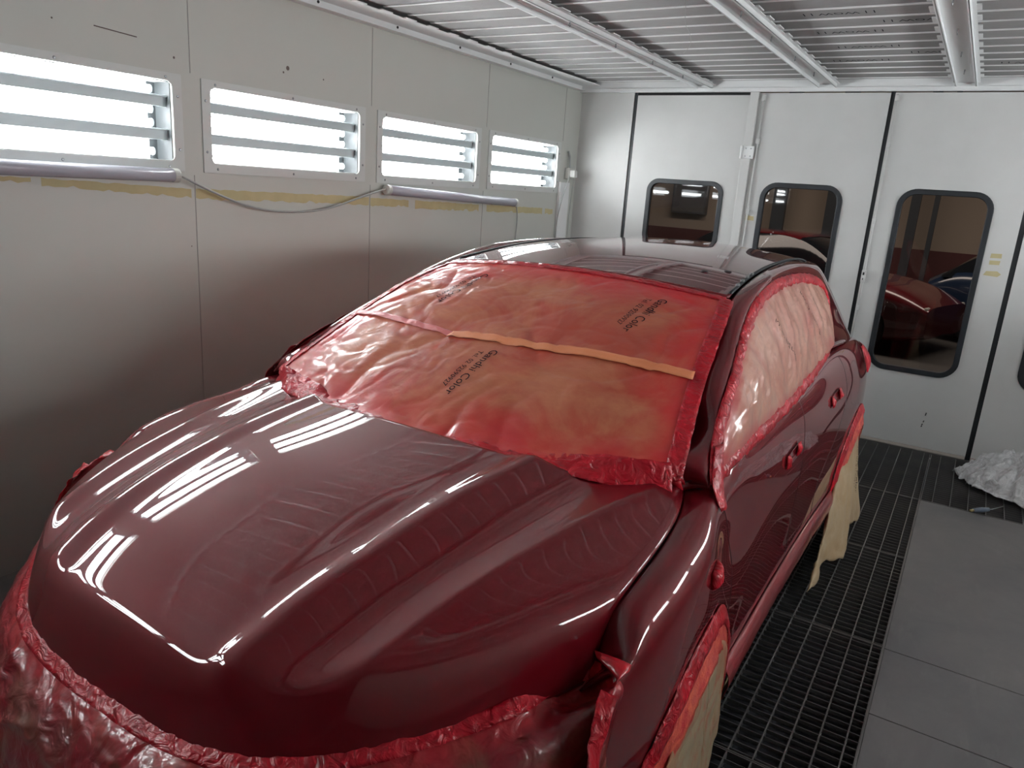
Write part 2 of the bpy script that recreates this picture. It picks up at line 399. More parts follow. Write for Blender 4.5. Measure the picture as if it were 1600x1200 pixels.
mb = MB(); mb.box((XR-.2, YF, ZC-.03), (XR, YB-.05, ZC-.024)); mb.box((XR-.02, YF, 2.665), (XR, YB-.05, ZC)); tag(mb.build('trim_62', M['white']), kind='structure')

# floor: gratings over a dark pit, rubber plates to the right
mb = MB(); mb.box((XL, YF, -.32), (XR, YB, -.28)); tag(mb.build('floor', M['pit']), kind='structure')
GX0, GX1 = -.955, -.028
def make_grating(name, x0, x1, y0, y1, label, xs):
    g = empty(name, ((x0+x1)/2, (y0+y1)/2, 0), label, 'grating', 'floor gratings')
    cx, cy = (x0+x1)/2, (y0+y1)/2
    mb = MB()
    for x in xs: mb.box((x-.0025-cx, y0-cy, -.03), (x+.0025-cx, y1-cy, 0))
    mb.build('bearing_bar', M['steel'], g)
    mb = MB(); y = y0+.02
    while y < y1-.01:
        mb.box((x0-cx, y-.0013-cy, -.018), (x1-cx, y+.0013-cy, -.002)); y += .0425
    cb = mb.build('cross_bar', M['steel'], g); cb['kind'] = 'stuff'
    mb = MB(); 
    for (a, b2) in (((x0, y0), (x1, y0+.004)), ((x0, y1-.004), (x1, y1)), ((x0, y0), (x0+.004, y1)), ((x1-.004, y0), (x1, y1))):
        mb.box((a[0]-cx, a[1]-cy, -.03), (b2[0]-cx, b2[1]-cy, .001))
    mb.build('edge_frame', M['steel'], g)
    return g
yj = [-.3, 1.24, 2.24, 3.26, 4.26, 5.27, 6.41]
lab = ['steel floor grating below the camera', 'steel floor grating beside the front wheel, out of frame', 'steel floor grating nearest the camera, beside the tan front wheel paper', 'steel floor grating beside the pink wrapped sill', 'steel floor grating beside the brown rear wheel paper', 'steel floor grating in front of the doors, left of the corner of the rubber plates']
for k in range(6):
    make_grating('floor_grating', GX0, GX1, yj[k]+.002, yj[k+1]-.002, lab[k], [-.070-.083*i for i in range(0, 11)])
make_grating('floor_grating', GX1+.006, XR-.02, 5.272, 6.41, 'steel floor grating under the crumpled plastic sheet, along the doors', [.045+.1*i for i in range(18)])
def slab(name, a, b2, label):
    mb = MB(); mb.box(a, b2); return tag(mb.build(name, M['mat'], bevel=.002), label, 'floor plate', 'rubber floor plates')
slab('floor_plate', (GX1+.006, 3.252, -.03), (1.0, 5.266, .002), 'largest dark rubber plate beside the gratings, nearest the plastic sheet')
slab('floor_plate', (GX1+.006, 2.752, -.03), (1.0, 3.248, .002), 'narrow dark rubber plate between two seams, right of the gratings')
slab('floor_plate', (GX1+.006, 1.2, -.03), (1.0, 2.748, .002), 'dark rubber plate at the lower right corner of the photo')
mb = MB(); mb.box((1.004, YF, -.03), (XR, 5.266, .001)); mb.box((GX1+.006, YF, -.03), (1.0, 1.19, .001)); mb.box((XL, YF, -.03), (GX0-.004, YB, .0)); mb.box((GX0-.003, YF, -.03), (GX1, -.31, .0))
tag(mb.build('trim_63', M['mat']), kind='structure')
mb = MB(); mb.box((GX1-.001, 1.2, -.03), (GX1+.005, 5.27, .004)); mb.box((GX1+.005, 5.266, -.03), (1.0, 5.271, .004)); mb.box((XL, 6.405, -.03), (XR, 6.428, .006)); tag(mb.build('trim_64', M['steel']), kind='structure')

# door wall: header, side panel, folding leaves with rubber framed windows
mb = MB(); mb.box((XL, YB-.05, 2.675), (XR, YB+.05, ZC+.1)); mb.box((XL, YB-.06, 2.655), (XR, YB-.02, 2.685)); tag(mb.build('trim_70', M['white'], bevel=.003), kind='structure')
mb = MB(); mb.box((XL, YB, 0), (-2.835, YB+.05, 2.68)); mb.box((1.22, YB, 0), (XR, YB+.05, 2.68)); tag(mb.build('wall_back', M['door']), kind='structure')
mb = MB(); mb.box((-2.835, YB+.045, -.1), (-2.815, YB+.055, 2.68)); tag(mb.build('trim_71', M['dark']), kind='structure')
M['glass'] = bpy.data.materials.new('tinted_glass'); M['glass'].use_nodes = True
nt = M['glass'].node_tree; nt.nodes.remove(nt.nodes['Principled BSDF'])
tr = N(nt, 'ShaderNodeBsdfTransparent'); tr.inputs[0].default_value = (.40, .36, .34, 1)
gl = N(nt, 'ShaderNodeBsdfGlossy'); gl.inputs['Roughness'].default_value = .02; gl.inputs['Color'].default_value = (.9, .9, .9, 1)
fr_ = N(nt, 'ShaderNodeFresnel'); fr_.inputs[0].default_value = 1.45; ms = N(nt, 'ShaderNodeMixShader')
nt.links.new(fr_.outputs[0], ms.inputs[0]); nt.links.new(tr.outputs[0], ms.inputs[1]); nt.links.new(gl.outputs[0], ms.inputs[2])
nt.links.new(ms.outputs[0], nt.nodes['Material Output'].inputs[0])
def door(idx, x0, x1, z0, z1, win, name_label, rad=.10, yo=0.0):
    root = bpy.data.objects.new('door_%d' % idx, None); C.objects.link(root); root.location = ((x0+x1)/2, YB+yo, 0); tag(root, kind='structure')
    cx = (x0+x1)/2; mp = lambda a, b, d: (a-cx, d, b)
    mb = MB()
    wx0, wx1, wz0, wz1 = win
    hole = rr(wx0, wx1, wz0, wz1, rad, 8)
    # outer loop with the same number of points as the hole
    out = []
    def ray_rect(p):
        c_ = ((wx0+wx1)/2, (wz0+wz1)/2); return c_
    nn = len(hole)//4
    corners = [(x1, z1), (x0, z1), (x0, z0), (x1, z0)]
    for q, c_ in enumerate(corners):
        for k in range(nn): out.append(c_)
    V = [mp(*p, d) for d in (0, .045) for L_ in (out, hole) for p in L_]; n_ = len(hole); F = []
    for k in range(n_):
        j = (k+1) % n_
        if out[k] == out[j]: F += [(k, n_+j, n_+k)[::-1], (2*n_+k, 3*n_+k, 3*n_+j)[::-1]]
        else: F += [(k, j, n_+j, n_+k), (2*n_+k, 3*n_+k, 3*n_+j, 2*n_+j), (k, 2*n_+k, 2*n_+j, j)]
        F += [(n_+k, n_+j, 3*n_+j, 3*n_+k)]
    mb.add(V, F); mb.build('panel', M['door'], root)
    s = MB(); ring_mesh(s, rr(wx0-.022, wx1+.022, wz0-.022, wz1+.022, rad+.022, 8), rr(wx0+.018, wx1-.018, wz0+.018, wz1-.018, rad-.018, 8), -.012, .0, mp)
    ring_mesh(s, rr(wx0+.004, wx1-.004, wz0+.004, wz1-.004, rad-.004, 8), rr(wx0+.018, wx1-.018, wz0+.018, wz1-.018, rad-.018, 8), .0, .03, mp)
    s.build('rubber_seal', M['rubber'], root, bevel=.004)
    g = MB(); P = rr(wx0+.010, wx1-.010, wz0+.010, wz1-.010, rad-.010, 8)
    g.add([mp(*p, .02) for p in P], [tuple(range(len(P)))]); g.build('pane', M['glass'], root)
    return root
door(1, -2.80, -1.815, .03, 2.635, (-2.60, -1.955, 1.385, 1.925), '', .085)
door(2, -1.775, -.785, .03, 2.65, (-1.605, -1.01, .58, 1.945), '', .11)
door(3, -.755, .20, .03, 2.65, (-.585, .002, .62, 1.955), '', .11)
door(4, .235, 1.205, .03, 2.65, (.42, 1.02, .62, 1.955), '', .11)
for k, (a, b2) in enumerate(((-2.835, -2.80), (-1.80, -1.783), (-.785, -.755), (.20, .235), (1.205, 1.22))):
    mb = MB(); mb.box((a, YB+.012, 0), (b2, YB+.04, 2.67)); tag(mb.build('trim_%d' % (80+k), M['rubber'] if k != 1 else M['dark']), kind='structure')
mb = MB(); mb.box((-1.815, YB-.028, .02), (-1.745, YB, 2.665)); tag(mb.build('trim_86', M['door'], bevel=.003), kind='structure')
mb = MB(); mb.box((-1.80, YB+.03, 2.635), (-2.80, YB+.05, 2.66)); tag(mb.build('trim_87', M['dark']), kind='structure')
def rod(x, label, z1=2.64, latch=None):
    r = empty('door_bolt_rod', (x, YB-.015, 0), label, 'bolt rod')
    m_ = MB(); m_.tube([(0, 0, .3), (0, 0, z1)], .0065, 8); m_.build('rod', M['door'], r, True)
    for z in (2.61, 2.28, 1.72, 1.05, .5):
        m_ = MB(); m_.box((-.014, -.012, z-.02), (.014, .015, z+.02)); m_.build('guide', M['door'], r, bevel=.003)
    if latch:
        m_ = MB(); m_.box((-.016, -.016, latch-.045), (.014, .015, latch+.045), 0); m_.box((-.008, -.0175, latch+.008), (.004, -.015, latch+.03), 1); m_.box((-.004, -.0175, latch-.03), (.002, -.015, latch-.014), 1)
        m_.build('latch', None, r, bevel=.001, mats=[M['door'], M['dark']])
    return r
rod(-1.705, 'thin white bolt rod on the seam left of the second door window')
rod(-.738, 'thin white bolt rod with a small black latch beside the widest door', latch=1.30)
hg = empty('hinge_plate', (-1.765, YB-.028, 2.19), 'white hinge plate with screws on the door seam above the small window', 'hinge')
m_ = MB(); m_.box((-.045, -.008, -.05), (.045, 0, .05)); m_.tube([(-.055, -.012, -.05), (-.055, -.012, .05)], .010, 10); m_.build('plate', M['white'], hg, bevel=.002)
for a, b2 in ((-.02, .03), (.02, .03), (-.02, -.03), (.02, -.03)):
    m_ = MB(); m_.tube([(a, -.008, b2), (a, -.011, b2)], .006, 8); m_.build('screw', M['screw'], hg)
def bit(name, pts, y, label, m, d=.0015, grp=None):
    n_ = len(pts); V = [(a, y, b2) for a, b2 in pts]+[(a, y-d, b2) for a, b2 in pts]
    F = [tuple(range(n_))[::-1], tuple(range(n_, 2*n_))]+[(k, (k+1) % n_, n_+(k+1) % n_, n_+k) for k in range(n_)]
    return tag(mesh_obj(name, V, F, m), label, 'tape', grp)
bit('tape_scrap', [(.065, 1.525), (.135, 1.528), (.133, 1.56), (.067, 1.557)], YB, 'topmost of three yellow tape scraps right of the widest door window', M['yellow_tape'])
bit('tape_scrap', [(.068, 1.478), (.13, 1.48), (.133, 1.51), (.066, 1.508)], YB, 'middle of three yellow tape scraps right of the widest door window', M['yellow_tape'])
bit('tape_scrap', [(.045, 1.40), (.135, 1.395), (.155, 1.415), (.128, 1.435), (.06, 1.43)], YB, 'lowest and longest of three yellow tape scraps right of the widest door window', M['yellow_tape'])
bit('tape_scrap', [(-1.72, 1.655), (-1.65, 1.65), (-1.652, 1.685), (-1.718, 1.69)], YB, 'small yellow tape scrap on the seam left of the second door window', M['yellow_tape'])
# dark marks chipped into the door paint
mb = MB()
for x, z, s in ((-.12, .30, .012), (-.125, .24, .007), (-.13, .215, .006), (-.132, .20, .006)): mb.tube([(x, YB-.001, z-s), (x+.004, YB-.001, z+s)], .004, 6)
tag(mb.build('trim_88', M['dark']), kind='structure')

# yellow strip of old tape along the left wall, torn edges, in pieces
random.seed(4)
def strip(y0, y1, z0, z1, h0, h1, label, seed):
    rnd = random.Random(seed); n_ = max(6, int((y1-y0)/.025)); top = []; bot = []
    for k in range(n_+1):
        t = k/n_; y = y0+(y1-y0)*t; z = z0+(z1-z0)*t; h = h0+(h1-h0)*t
        top.append((y, z+h*.5+rnd.uniform(-.003, .003))); bot.append((y, z-h*(.5+rnd.choice((0, 0, 0, 0, -.2, .04)))+rnd.uniform(-.004, .004)))
    x = XL+.0012; V = [(x, *p) for p in top]+[(x, *p) for p in bot]; n1 = n_+1
    V += [(XL, *p) for p in top]+[(XL, *p) for p in bot]
    F = [(k, k+1, n1+k+1, n1+k) for k in range(n_)]+[(2*n1+k, 3*n1+k, 3*n1+k+1, 2*n1+k+1) for k in range(n_)]+[(k, 2*n1+k, 2*n1+k+1, k+1) for k in range(n_)]
    tag(mesh_obj('tape_strip', V, F, M['yellow_tape']), label, 'tape')
strip(.9, 1.62, 1.70, 1.69, .02, .02, 'thin torn strip of yellow tape under the long grey tube at the left edge', 1)
strip(1.66, 2.36, 1.685, 1.655, .03, .045, 'torn strip of yellow tape below the right half of the long grey tube', 2)
strip(2.38, 3.63, 1.655, 1.645, .05, .048, 'long unbroken strip of yellow tape under the hanging cable', 3)
strip(3.64, 4.02, 1.64, 1.635, .05, .045, 'short strip of yellow tape below the left end of the shorter grey tube', 4)
strip(4.09, 4.86, 1.63, 1.615, .055, .05, 'strip of yellow tape below the middle of the shorter grey tube', 5)
strip(4.97, 5.85, 1.615, 1.60, .05, .05, 'strip of yellow tape under the lamp nearest the corner', 6)
strip(5.90, 6.04, 1.60, 1.595, .05, .04, 'last small scrap of yellow tape before the hose in the corner', 7)
# dents and scuffs on the left wall
mb = MB()
for y, z, s in ((2.98, 2.33, .012), (2.95, 2.305, .006), (1.76, 2.33, .004), (2.3, 2.27, .006), (3.24, 2.31, .005), (2.35, 1.40, .003)):
    mb.tube([(XL, y, z), (XL+.0015, y, z)], [s, s*.6], 8)
mb.tube([(XL+.001, 1.93, 2.335), (XL+.001, 2.12, 2.325)], .0025, 6)
tag(mb.build('trim_89', mat('scuff_brown', (.12, .09, .08), .6)), kind='structure')

# LED tube fixtures, cable, hose
def tube_fixture(y0, y1, z0, z1, label):
    t = empty('tube_light', (XL, y0, z0), label, 'tube light', 'switched off tube lights on the left wall')
    d = Vector((0, y1-y0, z1-z0)); e = d.normalized()
    a = Vector((.045, 0, 0))
    m_ = MB(); m_.tube([a+e*.03, a+d-e*.03], .031, 18); m_.build('cover', M['opal'], t, True)
    for p, q in ((Vector((0, 0, 0)), .03), (d-e*.03, .03)):
        m_ = MB(); m_.tube([a+p, a+p+e*q], .033, 18); m_.build('end_cap', M['plug'], t, bevel=.002)
    for q in (.15, .85):
        m_ = MB(); m_.box((0, (d*q).y-.015, (d*q).z-.02), (.03, (d*q).y+.015, (d*q).z+.02)); m_.build('clip', M['plug'], t)
tube_fixture(.75, 2.26, 1.735, 1.740, 'long switched off tube light below the lamp at the left edge')
tube_fixture(3.74, 5.33, 1.72, 1.665, 'shorter switched off tube light below the third and fourth lamps')
P = curve([(XL+.045, 2.262, 1.745), (XL+.05, 2.42, 1.68), (XL+.05, 2.68, 1.60), (XL+.04, 2.98, 1.575), (XL+.04, 3.25, 1.60), (XL+.045, 3.5, 1.665), (XL+.045, 3.735, 1.725)], 40)
mb = MB(); mb.tube(P, .006, 8); tag(mb.build('power_cable', M['cable'], None, True), 'grey cable sagging between the two switched off tube lights', 'cable')
P = curve([(XL+.04, 5.335, 1.665), (XL+.03, 5.38, 1.60), (XL+.02, 5.385, 1.3), (XL+.02, 5.39, .9)], 24)
mb = MB(); mb.tube(P, .005, 8); tag(mb.build('power_cable', M['cable'], None, True), 'thin grey cable hanging down from the end of the shorter tube light', 'cable')
sb = empty('socket_box', (XL, 6.26, 1.94), 'pale socket box with a curved hose stub beside the corner', 'socket')
m_ = MB(); m_.box((0, -.05, -.05), (.05, .05, .05)); m_.build('box', M['plug'], sb, bevel=.006)
m_ = MB(); m_.box((.04, -.04, -.035), (.10, .015, .03)); m_.build('connector', M['plug'], sb, bevel=.008)
m_ = MB(); m_.tube(curve([(.03, -.01, .05), (.03, -.02, .10), (.02, -.01, .15), (.02, -.04, .19)], 14), .010, 8); m_.build('hose_stub', M['cable'], sb, True)
for k, (P, l_) in enumerate(((curve([(XL+.05, 6.22, 1.92), (XL+.05, 6.13, 1.75), (XL+.03, 6.08, 1.5), (XL+.03, 6.07, 1.2), (XL+.03, 6.07, .8)], 24), 'thin cable dropping left of the socket box in the corner'),
                     (curve([(XL+.05, 6.30, 1.90), (XL+.03, 6.31, 1.6), (XL+.03, 6.30, 1.2), (XL+.03, 6.30, .8)], 20), 'thin cable dropping right of the socket box in the corner'))):
    mb = MB(); mb.tube(P, .004, 8); tag(mb.build('power_cable', M['cable'], None, True), l_, 'cable')
mb = MB(); mb.box((XL, 6.10, .7), (XL+.028, 6.28, 1.86)); tag(mb.build('cable_duct', M['white'], bevel=.004), 'white cable duct below the socket box in the corner', 'duct')
P = curve([(-1.40, 3.66, 2.70), (-1.41, 3.70, 2.62), (-1.43, 3.80, 2.60), (-1.46, 3.95, 2.57), (-1.55, 4.1, 2.545)], 20)
mb = MB(); mb.tube(P, .0012, 5); tag(mb.build('loose_thread', M['cable'], None, True), 'loose thin thread hanging under the ceiling beside the middle beam', 'thread')
def text_mesh(body, size, name='printed_text'):
    cu = bpy.data.curves.new(name, 'FONT'); cu.body = body; cu.size = size; cu.align_x = 'CENTER'; cu.align_y = 'CENTER'; cu.resolution_u = 2
    o = bpy.data.objects.new(name, cu); C.objects.link(o); dg = bpy.context.evaluated_depsgraph_get(); dg.update()
    me = bpy.data.meshes.new_from_object(o.evaluated_get(dg)); bpy.data.objects.remove(o); return me
for x, y in ((-.83, 4.28), (-.48, 4.50), (-.84, 4.72), (-.80, 5.15), (-.42, 5.37), (.05, 5.8), (-.9, 5.6)):
    me = text_mesh('| | WGW | |', .07); me.materials.append(M['ink'])
    for v_ in me.vertices: v_.co = Vector((x - v_.co.x*1.0, y + v_.co.y*.8, ZC-.0015))
    o = bpy.data.objects.new('trim_%d' % (90+int(y*10) % 10), me); C.objects.link(o); tag(o, kind='structure')

# crumpled plastic sheet
M['plastic'] = bpy.data.materials.new('clear_plastic_sheet'); M['plastic'].use_nodes = True
nt, b = nodes(M['plastic']); b.inputs['Base Color'].default_value = (.93, .93, .94, 1); b.inputs['Roughness'].default_value = .22
nt.links.new(bump(nt, noise_tex(nt, coord(nt), 28, 6, .6, 2.5), .9, .012), b.inputs['Normal'])
tr = N(nt, 'ShaderNodeBsdfTransparent'); ms = N(nt, 'ShaderNodeMixShader')
al = ramp(nt, noise_tex(nt, coord(nt), 13, 5, .6, 2.5), [(.30, (.50, .50, .50)), (.70, (.95, .95, .95))])
nt.links.new(al, ms.inputs[0]); nt.links.new(tr.outputs[0], ms.inputs[1]); nt.links.new(b.outputs[0], ms.inputs[2]); nt.links.new(ms.outputs[0], nt.nodes['Material Output'].inputs[0])
n_ = 90; G = np.zeros((n_, n_, 3))
for i in range(n_):
    for j in range(n_):
        a = i/(n_-1)*2-1; c_ = j/(n_-1)*2-1
        r_ = max(abs(a), abs(c_)); th = math.atan2(c_, a); rad = r_*(.92+.16*noise.noise(Vector((math.cos(th)*1.7, math.sin(th)*1.7, 3))))
        x = math.cos(th)*rad*.70; y = math.sin(th)*rad*.44
        p = Vector((x*5, y*5, .3)); w = noise.noise_vector(p)*1.2
        h = max(0, 1-r_**2.2)*.26*(.55+.7*(1-1.6*abs(noise.noise(p*.8+w))))+.035*(1-2*abs(noise.noise(p*2.6+w)))
        G[i, j] = (x + .03*noise.noise(p*3), y+.03*noise.noise(p*3+Vector((5, 5, 5))), max(.003, h))
o = grid_obj('plastic_sheet', G, M['plastic'], None, thick=.0015); o.location = (.76, 5.90, .004); o.rotation_euler = (0, 0, -.35)
tag(o, 'crumpled heap of clear plastic sheet on the grating in front of the doors', 'plastic sheet')
# blow gun
bg = empty('air_gun', (.34, 5.30, .03), 'small grey air blow gun lying between the rubber plate and the plastic sheet', 'air gun', rz=-.75)
m_ = MB(); m_.tube([(0, .02, 0), (0, -.03, 0), (.0, -.10, 0)], [.013, .017, .014], 10); m_.build('handle', mat('blue_grey_plastic', (.12, .15, .20), .4), bg, True)
m_ = MB(); m_.tube([(0, .02, .0), (0, .05, 0), (-.02, .16, .005)], [.006, .004, .0025], 8); m_.build('nozzle', M['screw'], bg, True)
m_ = MB(); m_.tube([(-.012, .02, 0), (-.035, -.005, 0), (-.032, -.04, 0)], .004, 8); m_.build('trigger', M['rubber'], bg, True)
m_ = MB(); m_.tube([(0, -.10, 0), (0, -.125, 0)], [.009, .008], 10); m_.build('coupling', mat('brass', (.5, .42, .2), .3, .9), bg, True)
# ------------------------------------------------------------------ the car (u across, y along the booth, z up; the root sits on the floor under its middle)
CX, CY = -1.36, 3.03
car = empty('car', (CX, CY, 0), 'freshly painted deep red car with its glass and wheels masked, filling the spray booth', 'car')
OFF = np.array([0, -CY, 0])
KS = 1.046
def sc(P):
    P = np.array(P, float); P[..., :2] *= KS; P[..., 2] = 1.8-(1.8-P[..., 2])*KS; return P
# ---- hood
side_edge = np.array([(.788, 1.885), (.818, 1.78), (.836, 1.65), (.842, 1.51), (.836, 1.39), (.818, 1.285)])
HS = chord(side_edge)
def hood_side(s): return spl(HS, side_edge, s)
zc_t = np.array([0, .20, .364, .617, .729, .826, .89, .93, 1.0]); zc_v = np.array([1.070, 1.055, 1.037, .986, .955, .918, .887, .865, .822])
zs_t = np.array([0, .25, .5, .75, .87, 1.0]); zs_v = np.array([1.020, 1.004, .988, .966, .946, .915])
HSH = .940
def softhinge(x, w=.05):
    return w*np.log1p(np.exp(np.clip(x/w, -40, 40)))
def ridge_u(s): return np.interp(s, [0, .3, .6, .85, 1], [.430, .402, .376, .335, .300])
def crease_u(s): return np.interp(s, [0, .12, .45, .85, 1], [.745, .725, .655, .560, .51])
def hood_point(s, t):
    s = np.asarray(s, float); t = np.asarray(t, float)
    e = hood_side(s.ravel()).reshape(s.shape+(2,)); W, Y1 = e[..., 0], e[..., 1]
    Y0 = 1.622-.922*s; p = 2.3+1.25*s**2
    at = np.abs(t); u = t*W; y = Y0+(Y1-Y0)*at**p
    Zc = spl(zc_t, zc_v[:, None], s.ravel()).reshape(s.shape); Zs = spl(zs_t, zs_v[:, None], s.ravel()).reshape(s.shape)
    z = Zc-(Zc-Zs)*at**2
    ru, cu = ridge_u(s), crease_u(s); au = np.abs(u)
    fade = np.clip((.985-s)/.07, 0, 1); fade = fade*fade*(3-2*fade)
    d = au-ru
    inner = np.exp(-(d/.047)**2); outer = np.exp(-np.sqrt(np.maximum(d, 0)**2+.008**2)/.055)*1.156
    z = z+.016*fade*np.clip(1-(au/ru)**2, 0, 1)
    z = z+.0205*fade*np.where(d < 0, inner, outer)
    # valley between the ridge and the outer crease, and the crease itself
    m = np.clip((au-ru)/(cu-ru+1e-6), 0, 1)
    z = z-.016*np.sin(math.pi*m)**1.5*fade
    d2 = au-cu
    z = z+.0125*fade*np.exp(-np.sqrt(d2**2+.004**2)/.055)
    drop = .150+(.118-.150)*at**3
    hh = softhinge((s-HSH), .007+.02*at**4); z = z-drop*hh/(1-HSH)*1.0
    # rolled edge next to the fender gap
    z = z-.006*np.clip((at-.975)/.025, 0, 1)**2
    return np.stack([u, y, z], -1)
ss = np.concatenate([np.linspace(0, .78, 70), np.linspace(.78, 1, 46)[1:]])
tt = np.linspace(-1, 1, 241)
Sg, Tg = np.meshgrid(ss, tt, indexing='ij')
HG = hood_point(Sg, Tg)
grid_obj('hood', HG+OFF, M['paint'], car, flip=False, thick=.012)
hood_edge = hood_point(np.linspace(0, 1, 60), np.ones(60))      # right-hand side edge, rear to front

# ---- body side, from the fender front to the tail
ST = [
 (1.16, [(.760, .850), (.79, .845), (.820, .82), (.838, .78), (.848, .72), (.850, .64), (.848, .55), (.842, .45), (.83, .34), (.80, .22)]),
 (1.30, [(.785, .945), (.815, .942), (.845, .918), (.866, .87), (.877, .80), (.880, .72), (.877, .62), (.870, .50), (.86, .36), (.83, .22)]),
 (1.45, [(.808, .990), (.836, .985), (.866, .958), (.886, .91), (.896, .85), (.901, .77), (.900, .66), (.895, .50), (.88, .36), (.85, .22)]),
 (1.60, [(.804, 1.004), (.840, 1.000), (.871, .972), (.890, .92), (.899, .86), (.903, .78), (.900, .66), (.895, .50), (.88, .36), (.85, .22)]),
 (1.74, [(.786, 1.020), (.826, 1.016), (.858, .990), (.878, .94), (.889, .87), (.897, .79), (.894, .66), (.887, .50), (.875, .36), (.85, .22)]),
 (1.87, [(.750, 1.036), (.802, 1.040), (.834, 1.018), (.853, .96), (.865, .88), (.879, .79), (.883, .67), (.878, .50), (.87, .36), (.85, .22)]),
 (2.00, [(.798, 1.052), (.815, 1.045), (.831, 1.015), (.842, .955), (.851, .87), (.866, .78), (.873, .66), (.870, .50), (.864, .36), (.845, .22)]),
 (2.30, [(.800, 1.060), (.815, 1.050), (.830, 1.015), (.841, .955), (.849, .87), (.860, .78), (.863, .66), (.860, .50), (.860, .36), (.845, .22)]),
 (2.75, [(.798, 1.064), (.814, 1.054), (.832, 1.015), (.845, .955), (.853, .87), (.858, .78), (.857, .66), (.855, .50), (.858, .36), (.845, .22)]),
 (3.25, [(.788, 1.082), (.808, 1.072), (.833, 1.032), (.852, .97), (.863, .89), (.867, .80), (.863, .66), (.859, .50), (.860, .36), (.845, .22)]),
 (3.70, [(.776, 1.120), (.797, 1.108), (.828, 1.065), (.854, 1.0), (.874, .92), (.882, .82), (.880, .68), (.873, .50), (.868, .36), (.85, .22)]),
 (4.10, [(.786, 1.128), (.806, 1.118), (.838, 1.075), (.866, 1.01), (.888, .93), (.899, .82), (.899, .68), (.890, .50), (.88, .36), (.85, .22)]),
 (4.45, [(.782, 1.104), (.802, 1.098), (.834, 1.065), (.864, 1.0), (.888, .92), (.899, .82), (.900, .68), (.892, .50), (.88, .36), (.85, .22)]),
 (4.75, [(.748, 1.070), (.772, 1.064), (.806, 1.035), (.838, .98), (.862, .91), (.873, .82), (.875, .68), (.868, .50), (.855, .36), (.83, .22)]),
 (4.95, [(.700, 1.035), (.728, 1.030), (.762, 1.005), (.792, .96), (.814, .90), (.826, .82), (.829, .68), (.824, .50), (.81, .36), (.79, .22)]),
 (5.10, [(.600, 1.000), (.640, .996), (.684, .976), (.715, .94), (.738, .88), (.752, .80), (.758, .68), (.756, .50), (.745, .36), (.73, .22)]),
]
sy = np.array([s[0] for s in ST]); sp = np.array([s[1] for s in ST]); sp[..., 0] += .06
vt = np.mean([chord(p) for p in sp], axis=0)
def sections(ys, nv):
    A = spl(sy, sp, ys)                                        # (n, K, 2)
    return np.transpose(spl(vt, np.transpose(A, (1, 0, 2)), np.linspace(0, 1, nv)), (1, 0, 2))
ARCH = ((1.70, .335, .425), (4.35, .335, .425))
def zlow(y):
    z = .385
    for yc, zc, R_ in ARCH:
        if abs(y-yc) < R_: z = max(z, zc+math.sqrt(R_*R_-(y-yc)**2))
    return z
yl = [1.16, 1.19, 1.22, 1.25]
for yc, zc, R_ in ARCH:
    yl += [yc-R_*math.cos(a) for a in np.linspace(0, math.pi, 61)]
yl += list(np.linspace(2.14, 3.91, 90)) + list(np.linspace(4.79, 5.10, 18))
yl = np.array(sorted(set(np.round(yl, 5))))
NV = 90
full = sections(yl, NV)
he_y = hood_edge[::-1, 1]; he_u = hood_edge[::-1, 0]; he_z = hood_edge[::-1, 2]
def side_section(y, n=160):
    S_ = sections(np.array([y]), n)[0]
    if y < 1.95 and y > 1.2:
        k0 = np.array([np.interp(y, he_y, he_u)+.0045, np.interp(y, he_y, he_z)-.001])
        w = np.clip(1-np.linspace(0, 1, n)/.16, 0, 1)**2
        S_ = S_+(k0-S_[0])[None]*w[:, None]*float(np.clip((1.95-y)/.06, 0, 1))
    return S_
def side_u(y, z):
    S_ = side_section(y); k = np.where(S_[:, 1] >= z)[0]
    k = k[-1] if len(k) else 0
    k = min(k, len(S_)-2); a, b_ = S_[k], S_[k+1]; f_ = 0 if a[1] == b_[1] else (a[1]-z)/(a[1]-b_[1])
    return a[0]+(b_[0]-a[0])*np.clip(f_, 0, 1)
def side_clip(y, n):
    S_ = side_section(y, 240); z = zlow(y); k = np.where(S_[:, 1] >= z)[0][-1]; k = min(k, 238)
    f_ = (S_[k, 1]-z)/(S_[k, 1]-S_[k+1, 1]+1e-9); v = (k+f_)/239
    q = np.linspace(0, v, n)*239; i = np.clip(q.astype(int), 0, 238); w = (q-i)[:, None]
    return S_[i]*(1-w)+S_[i+1]*w
def to3(y, P): return np.concatenate([P[:, :1], np.full((len(P), 1), y), P[:, 1:]], 1)
SG = np.array([to3(y, side_clip(y, 80)) for y in yl])
for i_, y in enumerate(yl):                                   # the front end leans back towards the headlamp
    if y < 1.30:
        for j in range(80):
            ys_ = 1.165+.082*np.clip((SG[i_, j, 2]-.70)/.13, 0, 1); y2 = y+(ys_-1.16)*(1.30-y)/.14
            q = side_clip(y2, 80)[j]; SG[i_, j] = (q[0], y2, q[1])
def both(fn):
    for sg in (1, -1): fn(sg)
def mir(G, sg):
    G = np.array(G, float).copy(); G[..., 0] *= sg; return G
both(lambda sg: grid_obj('body_side', mir(SG, sg)+OFF, M['paint'], car, flip=(sg < 0), thick=.006))

